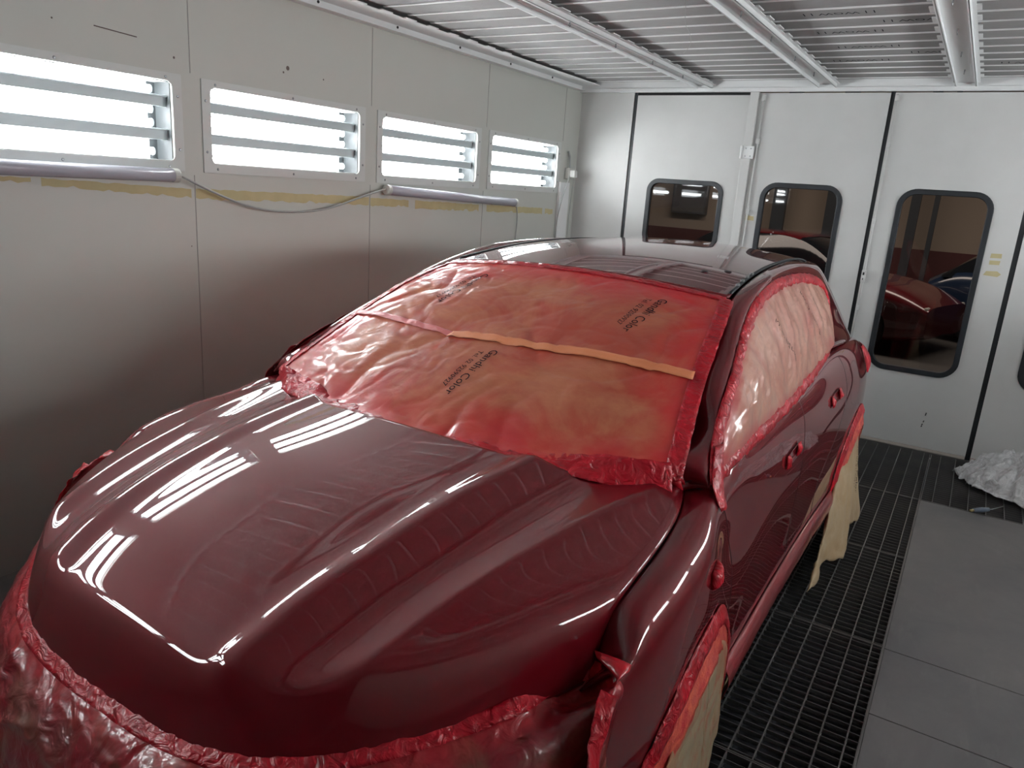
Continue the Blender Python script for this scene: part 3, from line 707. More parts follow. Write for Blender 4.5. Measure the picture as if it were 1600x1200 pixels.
# seams, as dark joints lying in the skin
def seam(pts, r=.0022, name='panel_seam', m=None, sg=1):
    mb = MB(); mb.tube(mir(pts, sg)+OFF, r, 6); return mb.build(name, m or M['dark'], car, True)
def on_side(yz, off=0.0, n=60):
    P = curve(np.array(yz), n); return np.array([(side_u(y, z)+off, y, z) for y, z in P])
for sg in (1, -1):
    seam(on_side([(1.90, 1.035), (1.935, .97), (1.985, .88), (2.02, .78), (2.04, .62), (2.045, .42)], -.0008), sg=sg)
    seam(on_side([(2.98, 1.066), (2.99, .98), (3.0, .85), (3.0, .7), (2.995, .42)], -.0008), sg=sg)
    seam(on_side([(3.86, 1.10), (3.88, 1.02), (3.86, .92), (3.78, .80), (3.62, .66), (3.5, .56), (3.48, .42)], -.0008), sg=sg)
    seam(np.array([(p[0]-.002, p[1], p[2]-.007) for p in hood_edge[:55:2]]), .0042, 'shut_gap', sg=sg)
    # fuel flap outline and door handles under sprayed film
    if sg > 0:
        seam(on_side([(4.0, 1.03), (4.17, 1.03), (4.20, 1.0), (4.20, .88), (4.17, .855), (4.0, .855), (3.975, .88), (3.975, 1.0), (4.0, 1.03)], -.001, 80), .0014)
    for yh, zh in ((2.80, .90), (3.62, .955)):
        P = []
        for k in range(14):
            for j in range(7):
                a = (k/13-.5)*.20; c_ = (j/6-.5)*.055*math.sqrt(max(.02, 1-(abs(a)/.105)**4))
                bulge = -.010*math.sqrt(max(0, 1-(a/.105)**2))*(1-(2*j/6-1)**2)+.004
                P.append((side_u(yh+a, zh+c_)+.001+bulge, yh+a, zh+c_+a*.06))
        G = np.array(P).reshape(14, 7, 3)
        hc = grid_obj('handle_recess', mir(G, sg)+OFF, M['paint'], car, flip=(sg < 0), thick=.002)
        for e_, w_ in ((-.085, .030), (.075, .042)):
            G2 = np.zeros((9, 9, 3))
            for k in range(9):
                for j in range(9):
                    a, c_ = (k/8-.5), (j/8-.5); r2 = max(0, 1-(2*a)**2)*max(0, 1-(2*c_)**2)
                    G2[k, j] = (side_u(yh+e_+a*w_, zh+c_*.05)+.004+.012*r2, yh+e_+a*w_, zh+c_*.05+e_*.06)
            grid_obj('wrapped_clip', mir(crumple_grid(G2, .005, 40, yh+e_), sg)+OFF, M['film'], hc, flip=(sg < 0), thick=.002)

# ---- pillars and cant rail: a band between the window opening and the windscreen / roof line
DLO = np.array([(.800, 1.890, 1.046), (.797, 1.905, 1.060), (.770, 1.985, 1.130), (.740, 2.14, 1.205), (.708, 2.33, 1.280), (.672, 2.51, 1.355), (.648, 2.66, 1.408), (.628, 2.84, 1.453),
                (.614, 3.09, 1.483), (.608, 3.35, 1.490), (.612, 3.65, 1.482), (.630, 3.95, 1.450), (.655, 4.09, 1.395), (.690, 4.11, 1.300), (.718, 4.06, 1.235), (.742, 3.96, 1.180), (.768, 3.80, 1.140)])
DLO[:, 0] += .06
GIN = np.array([(.753, 1.815, 1.062), (.744, 1.80, 1.108), (.722, 1.91, 1.155), (.698, 2.05, 1.245), (.662, 2.24, 1.338), (.632, 2.41, 1.413), (.606, 2.57, 1.468), (.588, 2.80, 1.506),
                (.572, 3.09, 1.532), (.560, 3.35, 1.543), (.550, 3.65, 1.544), (.536, 4.10, 1.520), (.515, 4.50, 1.462), (.600, 4.76, 1.270), (.668, 4.88, 1.130), (.735, 4.80, 1.062), (.795, 4.15, 1.126)])
G_fix = GIN[-2:].copy(); GIN = sc(GIN); GIN[-2:] = G_fix+np.array([.06, 0, 0])
tb = (chord(DLO)+chord(GIN))/2; nb = 170
D_ = spl(tb, DLO, np.linspace(0, 1, nb)); G_ = spl(tb, GIN, np.linspace(0, 1, nb))
cen = np.array([0, 3.0, .9])
BV = 22; BG = np.zeros((nb, BV, 3))
for i in range(nb):
    a, c_ = D_[i], G_[i]; mid = (a+c_)/2; w = np.linalg.norm(a-c_)
    n_ = np.array([.75, 0, .66]) if tb[-1] else 0
    ctrl = mid+n_/np.linalg.norm(n_)*(.46*w if w < .16 else .07)
    for j in range(BV):
        t = j/(BV-1); BG[i, j] = a*(1-t)**2+ctrl*2*t*(1-t)+c_*t*t
both(lambda sg: grid_obj('pillar_and_cant_rail', mir(BG, sg)+OFF, M['paint'], car, flip=(sg > 0), thick=.006))
both(lambda sg: seam([(.790, 1.892, 1.040), (.815, 1.895, 1.056), (.845, 1.898, 1.056), (.862, 1.90, 1.05)], .0018, sg=sg))

def cowl_corner(sg):
    A = curve([(.772, 1.868, 1.008), (.800, 1.890, 1.022), (.835, 1.898, 1.036), (.868, 1.905, 1.038)], 14); B = curve([(.768, 1.890, 1.080), (.795, 1.915, 1.080), (.830, 1.935, 1.078), (.858, 1.945, 1.072)], 14)
    G = np.array([A*(1-t)+B*t+np.array([0, -.006*math.sin(math.pi*t), 0]) for t in np.linspace(0, 1, 6)])
    grid_obj('cowl_corner', mir(G, sg)+OFF, M['paint'], car, flip=(sg < 0), thick=.003)
both(cowl_corner)
# ---- windscreen masking film over the cowl and glass
def rowc(c, u1, y0, y1, z0, z1, p=2.2):
    a = np.abs(c); return np.stack([c*u1, y0+(y1-y0)*a**p, z0+(z1-z0)*a**2], -1)
cc = np.linspace(-1, 1, 150)
def hood_z(u, y):
    d = (HG[..., 0]-u)**2+(HG[..., 1]-y)**2; k = np.unravel_index(np.argmin(d), d.shape); return HG[k][2]
r0 = rowc(cc, .798, 1.580, 1.888, 0, 0)
r0[:, 2] = [hood_z(u, min(y, 1.88))+.004 for u, y in r0[:, :2]]
r0[:, 1] += .008*np.sin(cc*17)+.006*np.sin(cc*41+1)
r1 = rowc(cc, .795, 1.672, 1.845, 1.072, 1.066); r2 = rowc(cc, .776, 1.80, 1.915, 1.130, 1.122)
r3 = sc(rowc(cc, .688, 2.04, 2.08, 1.330, 1.284)); r4 = sc(rowc(cc, .643, 2.32, 2.365, 1.448, 1.408)); r5 = sc(rowc(cc, .603, 2.515, 2.575, 1.515, 1.470))
WR = spl(chord(np.array([r[75] for r in (r0, r1, r2, r3, r4, r5)])), np.array([r0, r1, r2, r3, r4, r5]), np.linspace(0, 1, 130))
ei = np.minimum(np.linspace(0, 1, 130)[:, None]*.85-.04, 1-np.linspace(0, 1, 130)[:, None])*np.ones((1, 150)); ej = (1-np.abs(cc))[None]*.75*np.ones((130, 1))
edge = np.minimum(ei, ej)
e0 = np.linspace(0, 1, 130)[:, None]*np.ones((1, 150))
amp = .010*np.clip(np.minimum(edge, .12)/.12, .25, 1)+.012*np.exp(-((e0-.10)/.07)**2)
WS = crumple_grid(WR, amp, 3.6, 1)
WS = crumple_grid(WS, .0016, 10, 5)
# keep the sheet clear of the hood skin at its lower edge
hz_t = np.linspace(0, 1, 130)[:, None]
WS = WR + (WS-WR)*np.clip(hz_t*14, 0, 1)[..., None]
lim = np.array([[hood_z(p[0], p[1]) if (i < 22 and p[1] < 1.622+.263*(abs(p[0])/.788)**2.3) else -9 for p in WS[i]] for i in range(24)])
WS[:24, :, 2] = np.maximum(WS[:24, :, 2], lim+.004)
wsf = grid_obj('windscreen_masking', WS+OFF, M['ws_paper'], car, thick=.002, edge=edge)
def surf_strip(name, G, ipath, width, m, parent, off=.0025, rows=5, seed=0):
    """tape laid on a grid surface along a path of (row, column) positions"""
    n_ = normals(G); P = []
    def at(A, r, c_):
        r = min(max(r, 0), A.shape[0]-1.001); c_ = min(max(c_, 0), A.shape[1]-1.001); i, j = int(r), int(c_); a, b_ = r-i, c_-j
        return A[i, j]*(1-a)*(1-b_)+A[i+1, j]*a*(1-b_)+A[i, j+1]*(1-a)*b_+A[i+1, j+1]*a*b_
    L_ = len(ipath); pos = np.array([at(G, *p) for p in ipath]); T_ = np.gradient(pos, axis=0)
    out = np.zeros((L_, rows, 3)); rc = np.array(ipath, float)
    for k in range(L_):
        nn = at(n_, *ipath[k]); sd = np.cross(nn, T_[k]); sd /= np.linalg.norm(sd)+1e-9
        for j in range(rows):
            w = width*((j/(rows-1))-.5)*(1+.08*noise.noise(Vector((k*.25, seed, j))))
            out[k, j] = pos[k]+sd*w+nn*(off*np.sign(nn[2] if abs(nn[2]) > .05 else nn[0]+1e-6))
    out = crumple_grid(out, .003, 30, seed+1)
    return grid_obj(name, out+OFF, m, parent, thick=.0012)
sgnn = 1
path1 = [(70-7*t, 2+t*56) for t in np.linspace(0, 1, 40)]
path2 = [(63+7.5*t**1.5, 56+t*90) for t in np.linspace(0, 1, 60)]
surf_strip('tape_strip', WS, path1, .028, M['pink_tape'], wsf, .006)
surf_strip('tape_strip', WS, path2, .040, M['peach_tape'], wsf, .007)
for nm, pts, w_ in (('edge_tape', [(3+124*t, 147.5) for t in np.linspace(0, 1, 90)], .05), ('edge_tape', [(3+124*t, 1.5) for t in np.linspace(0, 1, 90)], .03), ('edge_tape', [(127.5, 2+145*t) for t in np.linspace(0, 1, 90)], .035)):
    surf_strip(nm, WS, pts, w_, M['film'], wsf, .004)

low = surf_strip('edge_tape', WS, [(8.5+1.5*math.sin(t*9), 2+145*t) for t in np.linspace(0, 1, 170)], .085, M['film'], wsf, .004, 9, 6)
def print_on(G, body, size, r, c_, ang, parent, line2=None):
    """printed words following the paper"""
    vs = G.reshape(-1, 3); a, b_ = G.shape[:2]
    bvh = BVHTree.FromPolygons([Vector(v) for v in vs], grid_faces(a, b_))
    p = Vector(G[r, c_]); du = Vector(G[r, min(c_+6, b_-1)]-G[r, c_-6]).normalized(); n_ = Vector(normals(G)[r, c_])
    if n_.dot(Vector((1, -.3, 1))) < 0: n_ = -n_
    dv = n_.cross(du).normalized(); du = dv.cross(n_)
    X = du*math.cos(ang)+dv*math.sin(ang); Y = n_.cross(X)
    for k, (tx, sz, dy) in enumerate(((body, size, 0), (line2 or '', size*.62, -size*.95))):
        if not tx: continue
        me = text_mesh(tx, sz)
        for v_ in me.vertices:
            q = p+X*v_.co.x+Y*(v_.co.y+dy); hit = bvh.ray_cast(q+n_*.12, -n_)
            v_.co = (hit[0] if hit[0] is not None else q)+n_*.0022+Vector(OFF)
        me.materials.append(M['ink']); o = bpy.data.objects.new('printed_text', me); C.objects.link(o); o.parent = parent
NAME, TEL = 'Gandhi Color', 'Tel. 02 92590927'
print_on(WS, NAME, .044, 43, 78, math.radians(-100), wsf, TEL)
print_on(WS, NAME, .048, 100, 121, math.radians(-100), wsf, TEL)
print_on(WS, NAME, .048, 98, 38, math.radians(-100), wsf, TEL)

# ---- roof with its side channels
cr_ = np.linspace(-1, 1, 90)
RR = np.array([rowc(cr_, .619, 2.636, 2.704, 1.503, 1.463, 2), rowc(cr_, .603, 2.93, 2.96, 1.541, 1.498, 2), rowc(cr_, .588, 3.30, 3.31, 1.570, 1.527, 2), rowc(cr_, .572, 3.77, 3.77, 1.580, 1.537, 2),
               rowc(cr_, .552, 4.28, 4.26, 1.562, 1.518, 2), rowc(cr_, .530, 4.74, 4.68, 1.505, 1.452, 2)])
RG = spl(chord(RR[:, 45]), RR, np.linspace(0, 1, 90))
grid_obj('roof', RG+OFF, M['paint'], car, thick=.01)
def chan(sg):
    P = np.array([(.612, 2.74, 1.470), (.598, 2.96, 1.498), (.584, 3.31, 1.527), (.568, 3.77, 1.536), (.552, 4.26, 1.517), (.535, 4.66, 1.456)]); Pc = curve(P, 50)
    mb = MB(); mb.tube(mir(Pc, sg)+OFF, .0075, 6)
    ch = mb.build('roof_channel', M['rubber'], car, True)
    for k, q in enumerate((3, 5, 7, 9) if sg > 0 else ()):
        p = mir(Pc[q], sg)+OFF; mb = MB(); mb.box(p+np.array([-.006, -.012, .002]), p+np.array([.006, .012, .012])); mb.build('clip', M['screw'], ch, bevel=.002)
both(chan)
mb = MB()
for x, y in ((.505, 3.05), (.44, 2.95)):
    z = RG[np.unravel_index(np.argmin((RG[..., 0]-x)**2+(RG[..., 1]-y)**2), RG.shape[:2])][2]
    mb.tube([(x, y-CY, z-.002), (x, y-CY, z+.003)], [.016, .014], 12)
mb.build('roof_plug', M['rubber'], car, True)
# spoiler and tailgate
SP = np.array([rowc(cr_, .500, 4.535, 4.475, 1.518, 1.468, 2), rowc(cr_, .49, 4.68, 4.60, 1.505, 1.448, 2), rowc(cr_, .46, 4.80, 4.68, 1.495, 1.430, 2)])
SP = sc(SP)
SPG = spl(chord(SP[:, 45]), SP, np.linspace(0, 1, 14)); grid_obj('spoiler', SPG+OFF, M['paint'], car, thick=.025)
TG = np.array([rowc(cr_, .49, 4.66, 4.58, 1.45, 1.41, 2), rowc(cr_, .60, 4.90, 4.80, 1.27, 1.22, 2), rowc(cr_, .66, 5.05, 4.93, 1.10, 1.05, 2), rowc(cr_, .68, 5.16, 5.02, .90, .90, 2), rowc(cr_, .70, 5.18, 5.06, .6, .6, 2), rowc(cr_, .70, 5.14, 5.06, .25, .25, 2)])
TG[:4] = sc(TG[:4])
grid_obj('tailgate', spl(chord(TG[:, 45]), TG, np.linspace(0, 1, 60))+OFF, M['paint'], car, thick=.01)
def lamp(sg):
    G = np.zeros((18, 10, 3))
    for i in range(18):
        for j in range(10):
            y = 4.72+.36*i/17; z = 1.03-.15*j/9; b_ = .030*math.sin(math.pi*i/17)**.5*math.sin(math.pi*(j+.5)/10)**.5
            G[i, j] = (side_u(y, z)+b_+.002, y, z)
    grid_obj('tail_lamp_cover', mir(crumple_grid(G, .004, 16, 3), sg)+OFF, M['film'], car, flip=(sg < 0), thick=.002)
both(lamp)

# ---- side window film
ub = np.array([(.799, 1.895, 1.050), (.802, 2.00, 1.053), (.801, 2.30, 1.061), (.799, 2.75, 1.066), (.790, 3.25, 1.085), (.779, 3.60, 1.112), (.768, 3.80, 1.142)])
ub[:, 0] += .06
lo = curve(ub, 110); up_src = D_[: int(nb*.985)]; up = curve(up_src, 110)
# match the belt and the upper edge by the share of their lengths
SW = np.zeros((110, 60, 3)); ed = np.zeros((110, 60)); Ltot = 110
for i in range(110):
    for j in range(60):
        t = j/59; p = lo[i]*(1-t)+up[i]*t; w = np.linalg.norm(up[i]-lo[i])
        p = p+np.array([.85, 0, .5])*.030*math.sin(math.pi*t)*min(1, w/.25)
        SW[i, j] = p; dend = min(np.linalg.norm(p-D_[0]), np.linalg.norm(p-D_[-1]))
        ed[i, j] = min(t*w, (1-t)*w, dend*.8)*2.4
amp = .009*np.clip(ed/.2, .1, 1)
SWC = crumple_grid(crumple_grid(SW, amp, 4.2, 9, True, (1, 2.2, .7)), amp*.35, 13, 2)
for sg in (1, -1):
    sw = grid_obj('side_window_masking', mir(SWC, sg)+OFF, M['side_paper'], car, flip=(sg < 0), thick=.002, edge=ed)
    if sg > 0:
        print_on(SWC, NAME, .045, 52, 30, math.radians(75), sw, None)
        print_on(SWC, NAME, .045, 76, 36, math.radians(75), sw, None)
    # sprayed tape around the opening
    loop = np.concatenate([D_[2:int(nb*.985)], lo[::-1][2:-1]]); nL = len(loop); TP = np.zeros((nL+1, 7, 3))
    cenp = np.array([.82, 3.0, 1.24])
    for k in range(nL+1):
        p = loop[k % nL]; t_ = loop[(k+1) % nL]-loop[k-1]; t_ /= np.linalg.norm(t_)+1e-9
        nn = np.array([.86, 0, .5]); inn = np.cross(nn, t_); inn /= np.linalg.norm(inn)
        if np.dot(inn, cenp-p) < 0: inn = -inn
        for j in range(7):
            w = -.016+.056*j/6; TP[k, j] = p+inn*w+nn*(.006+.010*math.sin(math.pi*j/6))
    TP = crumple_grid(TP, .006, 24, 4); TP[-1] = TP[0]
    grid_obj('edge_tape', mir(TP, sg)+OFF, M['film'], sw, flip=(sg < 0), thick=.001)
# film tab over the mirror foot
for sg in (1, -1):
    G = np.zeros((16, 16, 3))
    for i in range(16):
        for j in range(16):
            z = .995+.145*j/15; y = 1.874+max(0, z-1.05)*1.0+(.088-.03*(1-j/15))*i/15; b_ = .009*math.sin(math.pi*i/15)
            G[i, j] = (side_u(y, min(z, 1.018))+.005-.45*max(0, z-1.018)+b_, y, z)
    grid_obj('mirror_foot_film', mir(crumple_grid(G, .003, 20, 6), sg)+OFF, M['film'], car, flip=(sg < 0), thick=.001)

# ---- bumper and headlamp film
def sidep(y, z, o_=.010): return (side_u(max(y, 1.16), z)+o_, y, z)
nt_ = 61
fr_t = np.linspace(0, 1, 13)                      # half of the hood's front edge: centre to corner
half = hood_point(np.full(13, .985), fr_t)
cols = []
for k, t in enumerate(fr_t):
    p = half[k]; out = np.array([p[0]*1.0, (p[1]-2.2), 0]); out /= np.linalg.norm(out)
    push = np.array([0, .045, .085, .11, .125, .13, .10]) * (1+.45*t**3); zz = np.array([p[2]+.006, p[2]-.045, .60, .50, .38, .26, .14])
    zz[2:] = zz[2:]+(p[2]-.72)*np.array([.9, .6, .3, .1, 0])
    zz[1] = p[2]-.045+.03*t**4; zz[2:5] += np.array([.12, .14, .10])*t**5
    cols.append([p+out*push[i]*1.0+np.array([0, 0, zz[i]-p[2]]) for i in range(7)])
tail = [[(side_u(max(y, 1.165), z)+.012, y, z) for y, z in tc] for tc in (
 [(1.266, .868), (1.20, .845), (1.13, .79), (1.09, .70), (1.07, .56), (1.07, .38), (1.09, .18)],
 [(1.258, .874), (1.238, .850), (1.208, .812), (1.180, .755), (1.165, .68), (1.16, .44), (1.17, .18)])]
cols = np.array(cols+[np.array(c_) for c_ in tail])
BC = np.concatenate([mir(cols[:0:-1], -1), cols])
tp = chord(BC[:, 2]); BF = spl(tp, BC, np.linspace(0, 1, 220)); BF = np.transpose(BF, (1, 0, 2))
BF = spl(np.linspace(0, 1, 7), BF, np.linspace(0, 1, 80))
edb = np.linspace(0, 1, 80)[:, None]*np.ones((1, 220)); ampb = .012*np.clip(edb/.12, .22, 1)
BFC = crumple_grid(crumple_grid(BF, ampb, 4.5, 3, True, (1, 1, .8)), .0045, 14, 8)
BFC = BF+(BFC-BF)*np.clip(np.linspace(0, 1, 80)*12, 0, 1)[:, None, None]*np.clip(np.minimum(np.arange(220), 219-np.arange(220))/4, .3, 1)[None, :, None]
outw = BF-np.array([0, 2.6, .55]); outw /= np.linalg.norm(outw, axis=-1, keepdims=True); BFC = BFC+outw*.006
BFC[0] = BF[0]+np.array([0, .004, .006]); 
bf = grid_obj('bumper_masking', BFC+OFF, M['bumper_film'], car, flip=True, thick=.002, edge=edb)
surf_strip('edge_tape', BFC, [(3.0, 13+193*t) for t in np.linspace(0, 1, 160)], .036, M['film'], bf, .003, 5, 2)
surf_strip('edge_tape', BFC, [(14+62*t, 214) for t in np.linspace(0, 1, 60)], .035, M['film'], bf, .006, 5, 3)
surf_strip('edge_tape', BFC, [(14+62*t, 5) for t in np.linspace(0, 1, 60)], .035, M['film'], bf, .006, 5, 3)

# ---- wheel arches, wheel covers, sill, skirt
for sg in (1, -1):
    for (yc, zc, R_), a0, a1 in ((ARCH[0], -96, 100), (ARCH[1], -96, 100)):
        n1 = 80; G = np.zeros((n1, 7, 3)); G2 = np.zeros((n1, 7, 3))
        for i in range(n1):
            a = math.radians(a0+(a1-a0)*i/(n1-1))
            ub_ = side_u(min(max(yc+(R_)*math.sin(a), 1.17), 5.08), max(.24, zc+R_*math.cos(a)))
            for j in range(7):
                r_ = R_+.008-.052*j/6; G[i, j] = (ub_+.004+.016*min(1, j/4), yc+r_*math.sin(a), zc+r_*math.cos(a))
                r_ = R_-.040-.070*j/6; G2[i, j] = (ub_+.017+.016*j/6, yc+r_*math.sin(a), zc+r_*math.cos(a))
        grid_obj('arch_film', mir(crumple_grid(G, .004, 20, 1), sg)+OFF, M['film'], car, flip=(sg < 0), thick=.002)
        grid_obj('arch_tape', mir(crumple_grid(G2, .004, 18, 2), sg)+OFF, M['orange_tape'], car, flip=(sg < 0), thick=.002)
    # front wheel paper, a slack disc
    yc, zc, R_ = ARCH[0]; n1, n2 = 72, 30; G = np.zeros((n2, n1+1, 3))
    for i in range(n2):
        for j in range(n1+1):
            q = i/(n2-1); a = 2*math.pi*j/n1; r_ = .340*q; y, z = yc+r_*math.sin(a), zc+r_*math.cos(a)
            if z < zc: y = yc+r_*math.sin(a)*(1-.1*(zc-z))
            base = side_u(min(max(y, 1.17), 5), max(.5, z)); G[i, j] = (base+.022+.022*(1-q*q), y, max(z, .02))
    G = crumple_grid(G, .012, 5, 12); G[:, -1] = G[:, 0]
    grid_obj('wheel_cover_paper', mir(G, sg)+OFF, M['stained_paper'], car, flip=(sg > 0), thick=.002, edge=np.linspace(1, 0, n2)[:, None]*np.ones((1, n1+1)))
    # rear wheel paper hanging to the floor
    yc, zc, R_ = ARCH[1]; n1, n2 = 90, 50; G = np.zeros((n1, n2, 3))
    for i in range(n1):
        a = math.radians(-92+184*i/(n1-1)); y0, z0 = yc+(R_-.055)*math.sin(a), zc+(R_-.055)*math.cos(a); ub_ = side_u(y0, max(.5, z0))
        yb = 3.42+1.44*i/(n1-1); zb = .055+.012*math.sin(i*.35)+.008*math.sin(i*.9)
        for j in range(n2):
            t = j/(n2-1); y = y0*(1-t)+yb*t; z = z0*(1-t)+zb*t
            G[i, j] = (ub_-.004+.030*math.sin(math.pi*min(1, t*1.2)*.5)+.025*math.sin(i*.19+.8)*t*t+(-.01+.065*min(1, i/30))*t, y, z)
    G = crumple_grid(G, .014*np.linspace(.2, 1, n2)[None]*np.ones((n1, 1)), 4.5, 15, True, (1, 1.6, .8))
    rp = grid_obj('wheel_cover_paper', mir(G, sg)+OFF, M['kraft'], car, flip=(sg > 0), thick=.002, edge=np.ones((n1, n2)))
    if sg > 0: print_on(G, NAME, .055, 62, 22, math.radians(0), rp, TEL)
    # sill
    SS = [(.004, .395), (.022, .375), (.030, .34), (.026, .30), (.012, .265), (-.006, .235)]; ys = np.linspace(2.11, 3.935, 80); G = np.zeros((80, 16, 3))
    for i, y in enumerate(ys):
        P = curve(np.array([(side_u(y, max(.385, b_))+a_, b_) for a_, b_ in SS]), 16); G[i] = to3(y, P)
    grid_obj('sill_film', mir(crumple_grid(G, .004, 8, 3, True, (1, .35, 1)), sg)+OFF, M['sill_film'], car, flip=(sg < 0), thick=.002)
    G = np.zeros((80, 8, 3))
    for i, y in enumerate(ys):
        for j in range(8):
            t = j/7; G[i, j] = (side_u(y, .385)-.004-.028*t, y, .245-(.085+.02*math.sin(y*6)+.012*math.sin(y*17))*t)
    grid_obj('sill_paper', mir(crumple_grid(G, .004, 12, 4), sg)+OFF, M['kraft'], car, flip=(sg < 0), thick=.002, edge=np.ones((80, 8)))
    # marker lamp under film on the fender
    G = np.zeros((14, 10, 3)); ym, zm = 1.735, .885
    for i in range(14):
        for j in range(10):
            a, c_ = i/13-.5, j/9-.5; y = ym+.075*a; z = zm+.040*c_+.1*.075*a
            G[i, j] = (side_u(y, z)+.001+.020*math.sqrt(max(0, 1-(2*abs(a))**4))*math.sqrt(max(0, 1-(2*abs(c_))**4)), y, z)
    grid_obj('marker_lamp_cover', mir(crumple_grid(G, .003, 30, 7), sg)+OFF, M['film'], car, flip=(sg < 0), thick=.001)
# wheels and floor pan keep the light from passing under the car
mb = MB(); mb.box((-.78, 1.2-CY, .20), (.78, 5.0-CY, .24)); mb.box((-.70, .95-CY, .22), (.70, 1.25-CY, .26)); mb.build('floor_pan', M['rubber'], car)
for sg in (1, -1):
    for yc in (1.70, 4.35):
        mb = MB(); mb.tube([(sg*.64, yc-CY, .335), (sg*.655, yc-CY, .335), (sg*.82, yc-CY, .335), (sg*.835, yc-CY, .335)], [.30, .333, .333, .30], 36); mb.build('tyre', M['rubber'], car, True)
# ------------------------------------------------------------------ the workshop behind the door windows
WY = 15.5
mb = MB(); mb.box((-10, WY, 0), (6, WY+.1, 4)); tag(mb.build('wall_far', mat('workshop_beige_wall', (.50, .42, .34), .8)), kind='structure')
mb = MB(); mb.box((-10, WY-.012, 0), (6, WY, 1.17)); tag(mb.build('baseboard_far', mat('workshop_dark_red_dado', (.14, .045, .045), .6)), kind='structure')
mb = MB(); mb.box((-10, YB+.1, -.12), (6, WY, -.08)); tag(mb.build('floor_far', mat('workshop_floor', (.10, .095, .09), .5)), kind='structure')
mb = MB(); mb.box((-10, YB+.1, 4), (6, WY, 4.1)); tag(mb.build('ceiling_far', mat('workshop_ceiling', (.3, .3, .3), .8)), kind='structure')
mb = MB(); mb.box((-10.1, YB+.1, -.1), (-10, WY, 4)); tag(mb.build('wall_far_left', mat('workshop_side_wall', (.42, .37, .32), .8)), kind='structure')
mb = MB(); mb.box((6, YB+.1, -.1), (6.1, WY, 4)); tag(mb.build('wall_far_right', mat('workshop_side_wall_b', (.30, .28, .26), .8)), kind='structure')
for k, (x, w, l_) in enumerate(((-3.42, .24, 'dark steel post seen through the second door window, left one'), (-2.46, .24, 'dark steel post seen through the second door window, right one'), (-1.12, .15, 'dark steel post at the left of the widest door window'), (-.80, .08, 'slim dark post seen through the widest door window'))):
    mb = MB(); mb.box((x-w/2, WY-.5, -.08), (x+w/2, WY-.38, 4)); mb.box((x-w/2-.02, WY-.52, -.08), (x+w/2+.02, WY-.36, -.05)); tag(mb.build('steel_post', mat('post_blue_grey_%d' % k, (.06, .07, .08), .5)), l_, 'post', 'posts in the workshop behind the doors')
cb = empty('electrical_cabinet', (-5.30, WY-.20, 1.78), 'dark grey electrical cabinet on the beige wall, seen through the smallest door window', 'cabinet')
mb = MB(); mb.box((-.36, 0, -.30), (.36, .19, .30)); mb.build('housing', mat('cabinet_grey', (.12, .125, .14), .5), cb, bevel=.01)
mb = MB(); mb.box((-.33, -.012, -.27), (.33, 0, .27)); mb.build('door', mat('cabinet_door', (.16, .165, .18), .45), cb, bevel=.006)
mb = MB(); mb.box((-.10, .02, .30), (.12, .14, .38)); mb.build('cable_entry', M['rubber'], cb, bevel=.006)
al = bpy.data.lights.new('workshop_fill', 'AREA'); al.energy = 240; al.shape = 'RECTANGLE'; al.size = 7; al.size_y = 1.0; al.color = (1, .93, .85)  # added area light that brightens the room behind the glass; no fixture there
lo_ = bpy.data.objects.new('workshop_fill', al); C.objects.link(lo_); lo_.location = (-1.8, 11.5, 3.9); tag(lo_, 'unseen area light added to brighten the workshop', 'light')

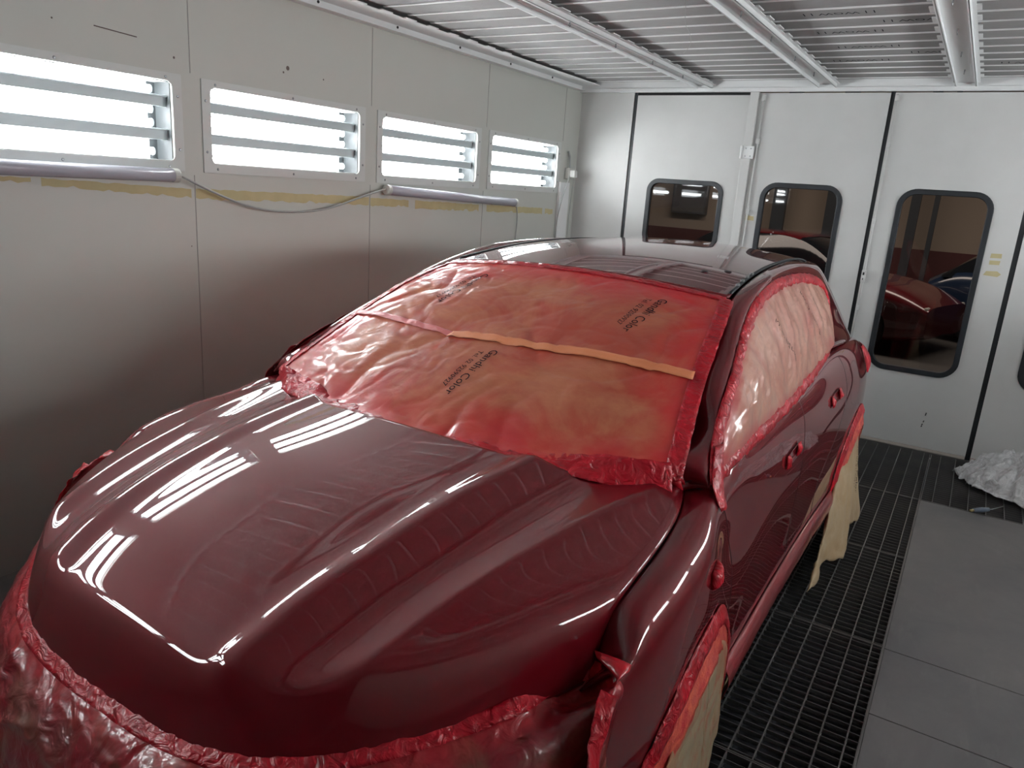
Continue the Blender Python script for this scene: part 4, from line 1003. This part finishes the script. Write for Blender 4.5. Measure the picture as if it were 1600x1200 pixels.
def simple_car(loc, rz, body_m, label, name='parked_car'):
    r = empty(name, loc, label, 'car', rz=rz)
    prof = [(-2.1, [(.0, .30), (.70, .30), (.74, .5), (.72, .66), (.0, .70)]), (-1.75, [(.0, .22), (.80, .22), (.85, .5), (.80, .80), (.0, .86)]), (-1.0, [(.0, .2), (.84, .2), (.89, .55), (.84, .92), (.0, .98)]),
            (0, [(.0, .2), (.84, .2), (.88, .55), (.84, .97), (.0, 1.02)]), (1.2, [(.0, .2), (.84, .2), (.89, .58), (.83, 1.0), (.0, 1.05)]), (1.9, [(.0, .25), (.78, .25), (.82, .6), (.74, .98), (.0, 1.02)]), (2.12, [(.0, .32), (.70, .32), (.74, .6), (.66, .86), (.0, .90)])]
    ys = [p[0] for p in prof]; P = np.array([p[1] for p in prof]); full_ = []
    yy = np.linspace(-2.1, 2.12, 60); A = spl(ys, P, yy)
    for i, y in enumerate(yy):
        c_ = spl(np.array([0, .28, .5, .72, 1.]), A[i], np.linspace(0, 1, 24)); h = [(a, y, b_) for a, b_ in c_]; full_.append(h+[(-a, y, b_) for a, y, b_ in h[::-1]][1:])
    grid_obj('body', np.array(full_), body_m, r)
    n_ = len(full_[0]); mb = MB(); mb.add(full_[0]+full_[-1], [tuple(range(n_)), tuple(range(2*n_-1, n_-1, -1))]); mb.build('end_panel', body_m, r)
    cab = [(-.95, .76, .96, .02), (-.15, .62, 1.42, .0), (.6, .60, 1.46, 0), (1.35, .60, 1.40, 0), (1.95, .66, 1.0, 0)]
    rows = []
    for y, w, z, _ in cab:
        base = .97; rows.append([(.80, y if z > 1 else y, min(base, z)), (w+.02, y, z-.03 if z > 1.1 else z), (w-.06, y, z), (0, y, z+.02), (-w+.06, y, z), (-w-.02, y, z-.03 if z > 1.1 else z), (-.80, y, min(base, z))])
    R_ = spl(np.array([c_[0] for c_ in cab]), np.array(rows), np.linspace(-.95, 1.95, 30))
    grid_obj('cabin', R_, M['dark_glass'], r)
    grid_obj('roof_skin', np.array(R_)[8:25, 1:6]+np.array([0, 0, .006]), body_m, r)
    for y in (-1.32, 1.32):
        for s_ in (-1, 1):
            mb = MB(); mb.tube([(s_*.70, y, .33), (s_*.73, y, .33), (s_*.88, y, .33), (s_*.90, y, .33)], [.29, .33, .33, .28], 28); w_ = mb.build('wheel', M['rubber'], r, True)
            mb = MB(); mb.tube([(s_*.895, y, .33), (s_*.905, y, .33)], [.23, .20], 20)
            for k in range(5):
                a = 2*math.pi*k/5; mb.box((min(s_*.90, s_*.915), y-.02, .32), (max(s_*.90, s_*.915), y+.02, .34)); mb.tube([(s_*.905, y, .33), (s_*.905, y+.21*math.cos(a), .33+.21*math.sin(a))], .022, 6)
            mb.build('rim', M['screw'], r)
    for s_ in (-1, 1):
        mb = MB(); mb.box((s_*.62-.13, -2.09, .60), (s_*.62+.13, -2.03, .70)); mb.build('headlight', mat('headlight_glass', (.6, .6, .55), .1), r, bevel=.03)
    return r
M['dark_glass'] = mat('car_dark_glass', (.01, .012, .015), .08)
rd = mat('parked_red_paint', (.11, .006, .010), .25); rd.node_tree.nodes['Principled BSDF'].inputs['Coat Weight'].default_value = 1
bl = mat('parked_blue_paint', (.015, .03, .065), .25); bl.node_tree.nodes['Principled BSDF'].inputs['Coat Weight'].default_value = 1
simple_car((-2.25, 12.3, -.08), 1.30, rd, 'red car parked in the workshop, seen through the door windows')
simple_car((1.55, 13.9, -.08), 1.52, bl, 'dark blue car parked in the workshop, seen through the widest door window')
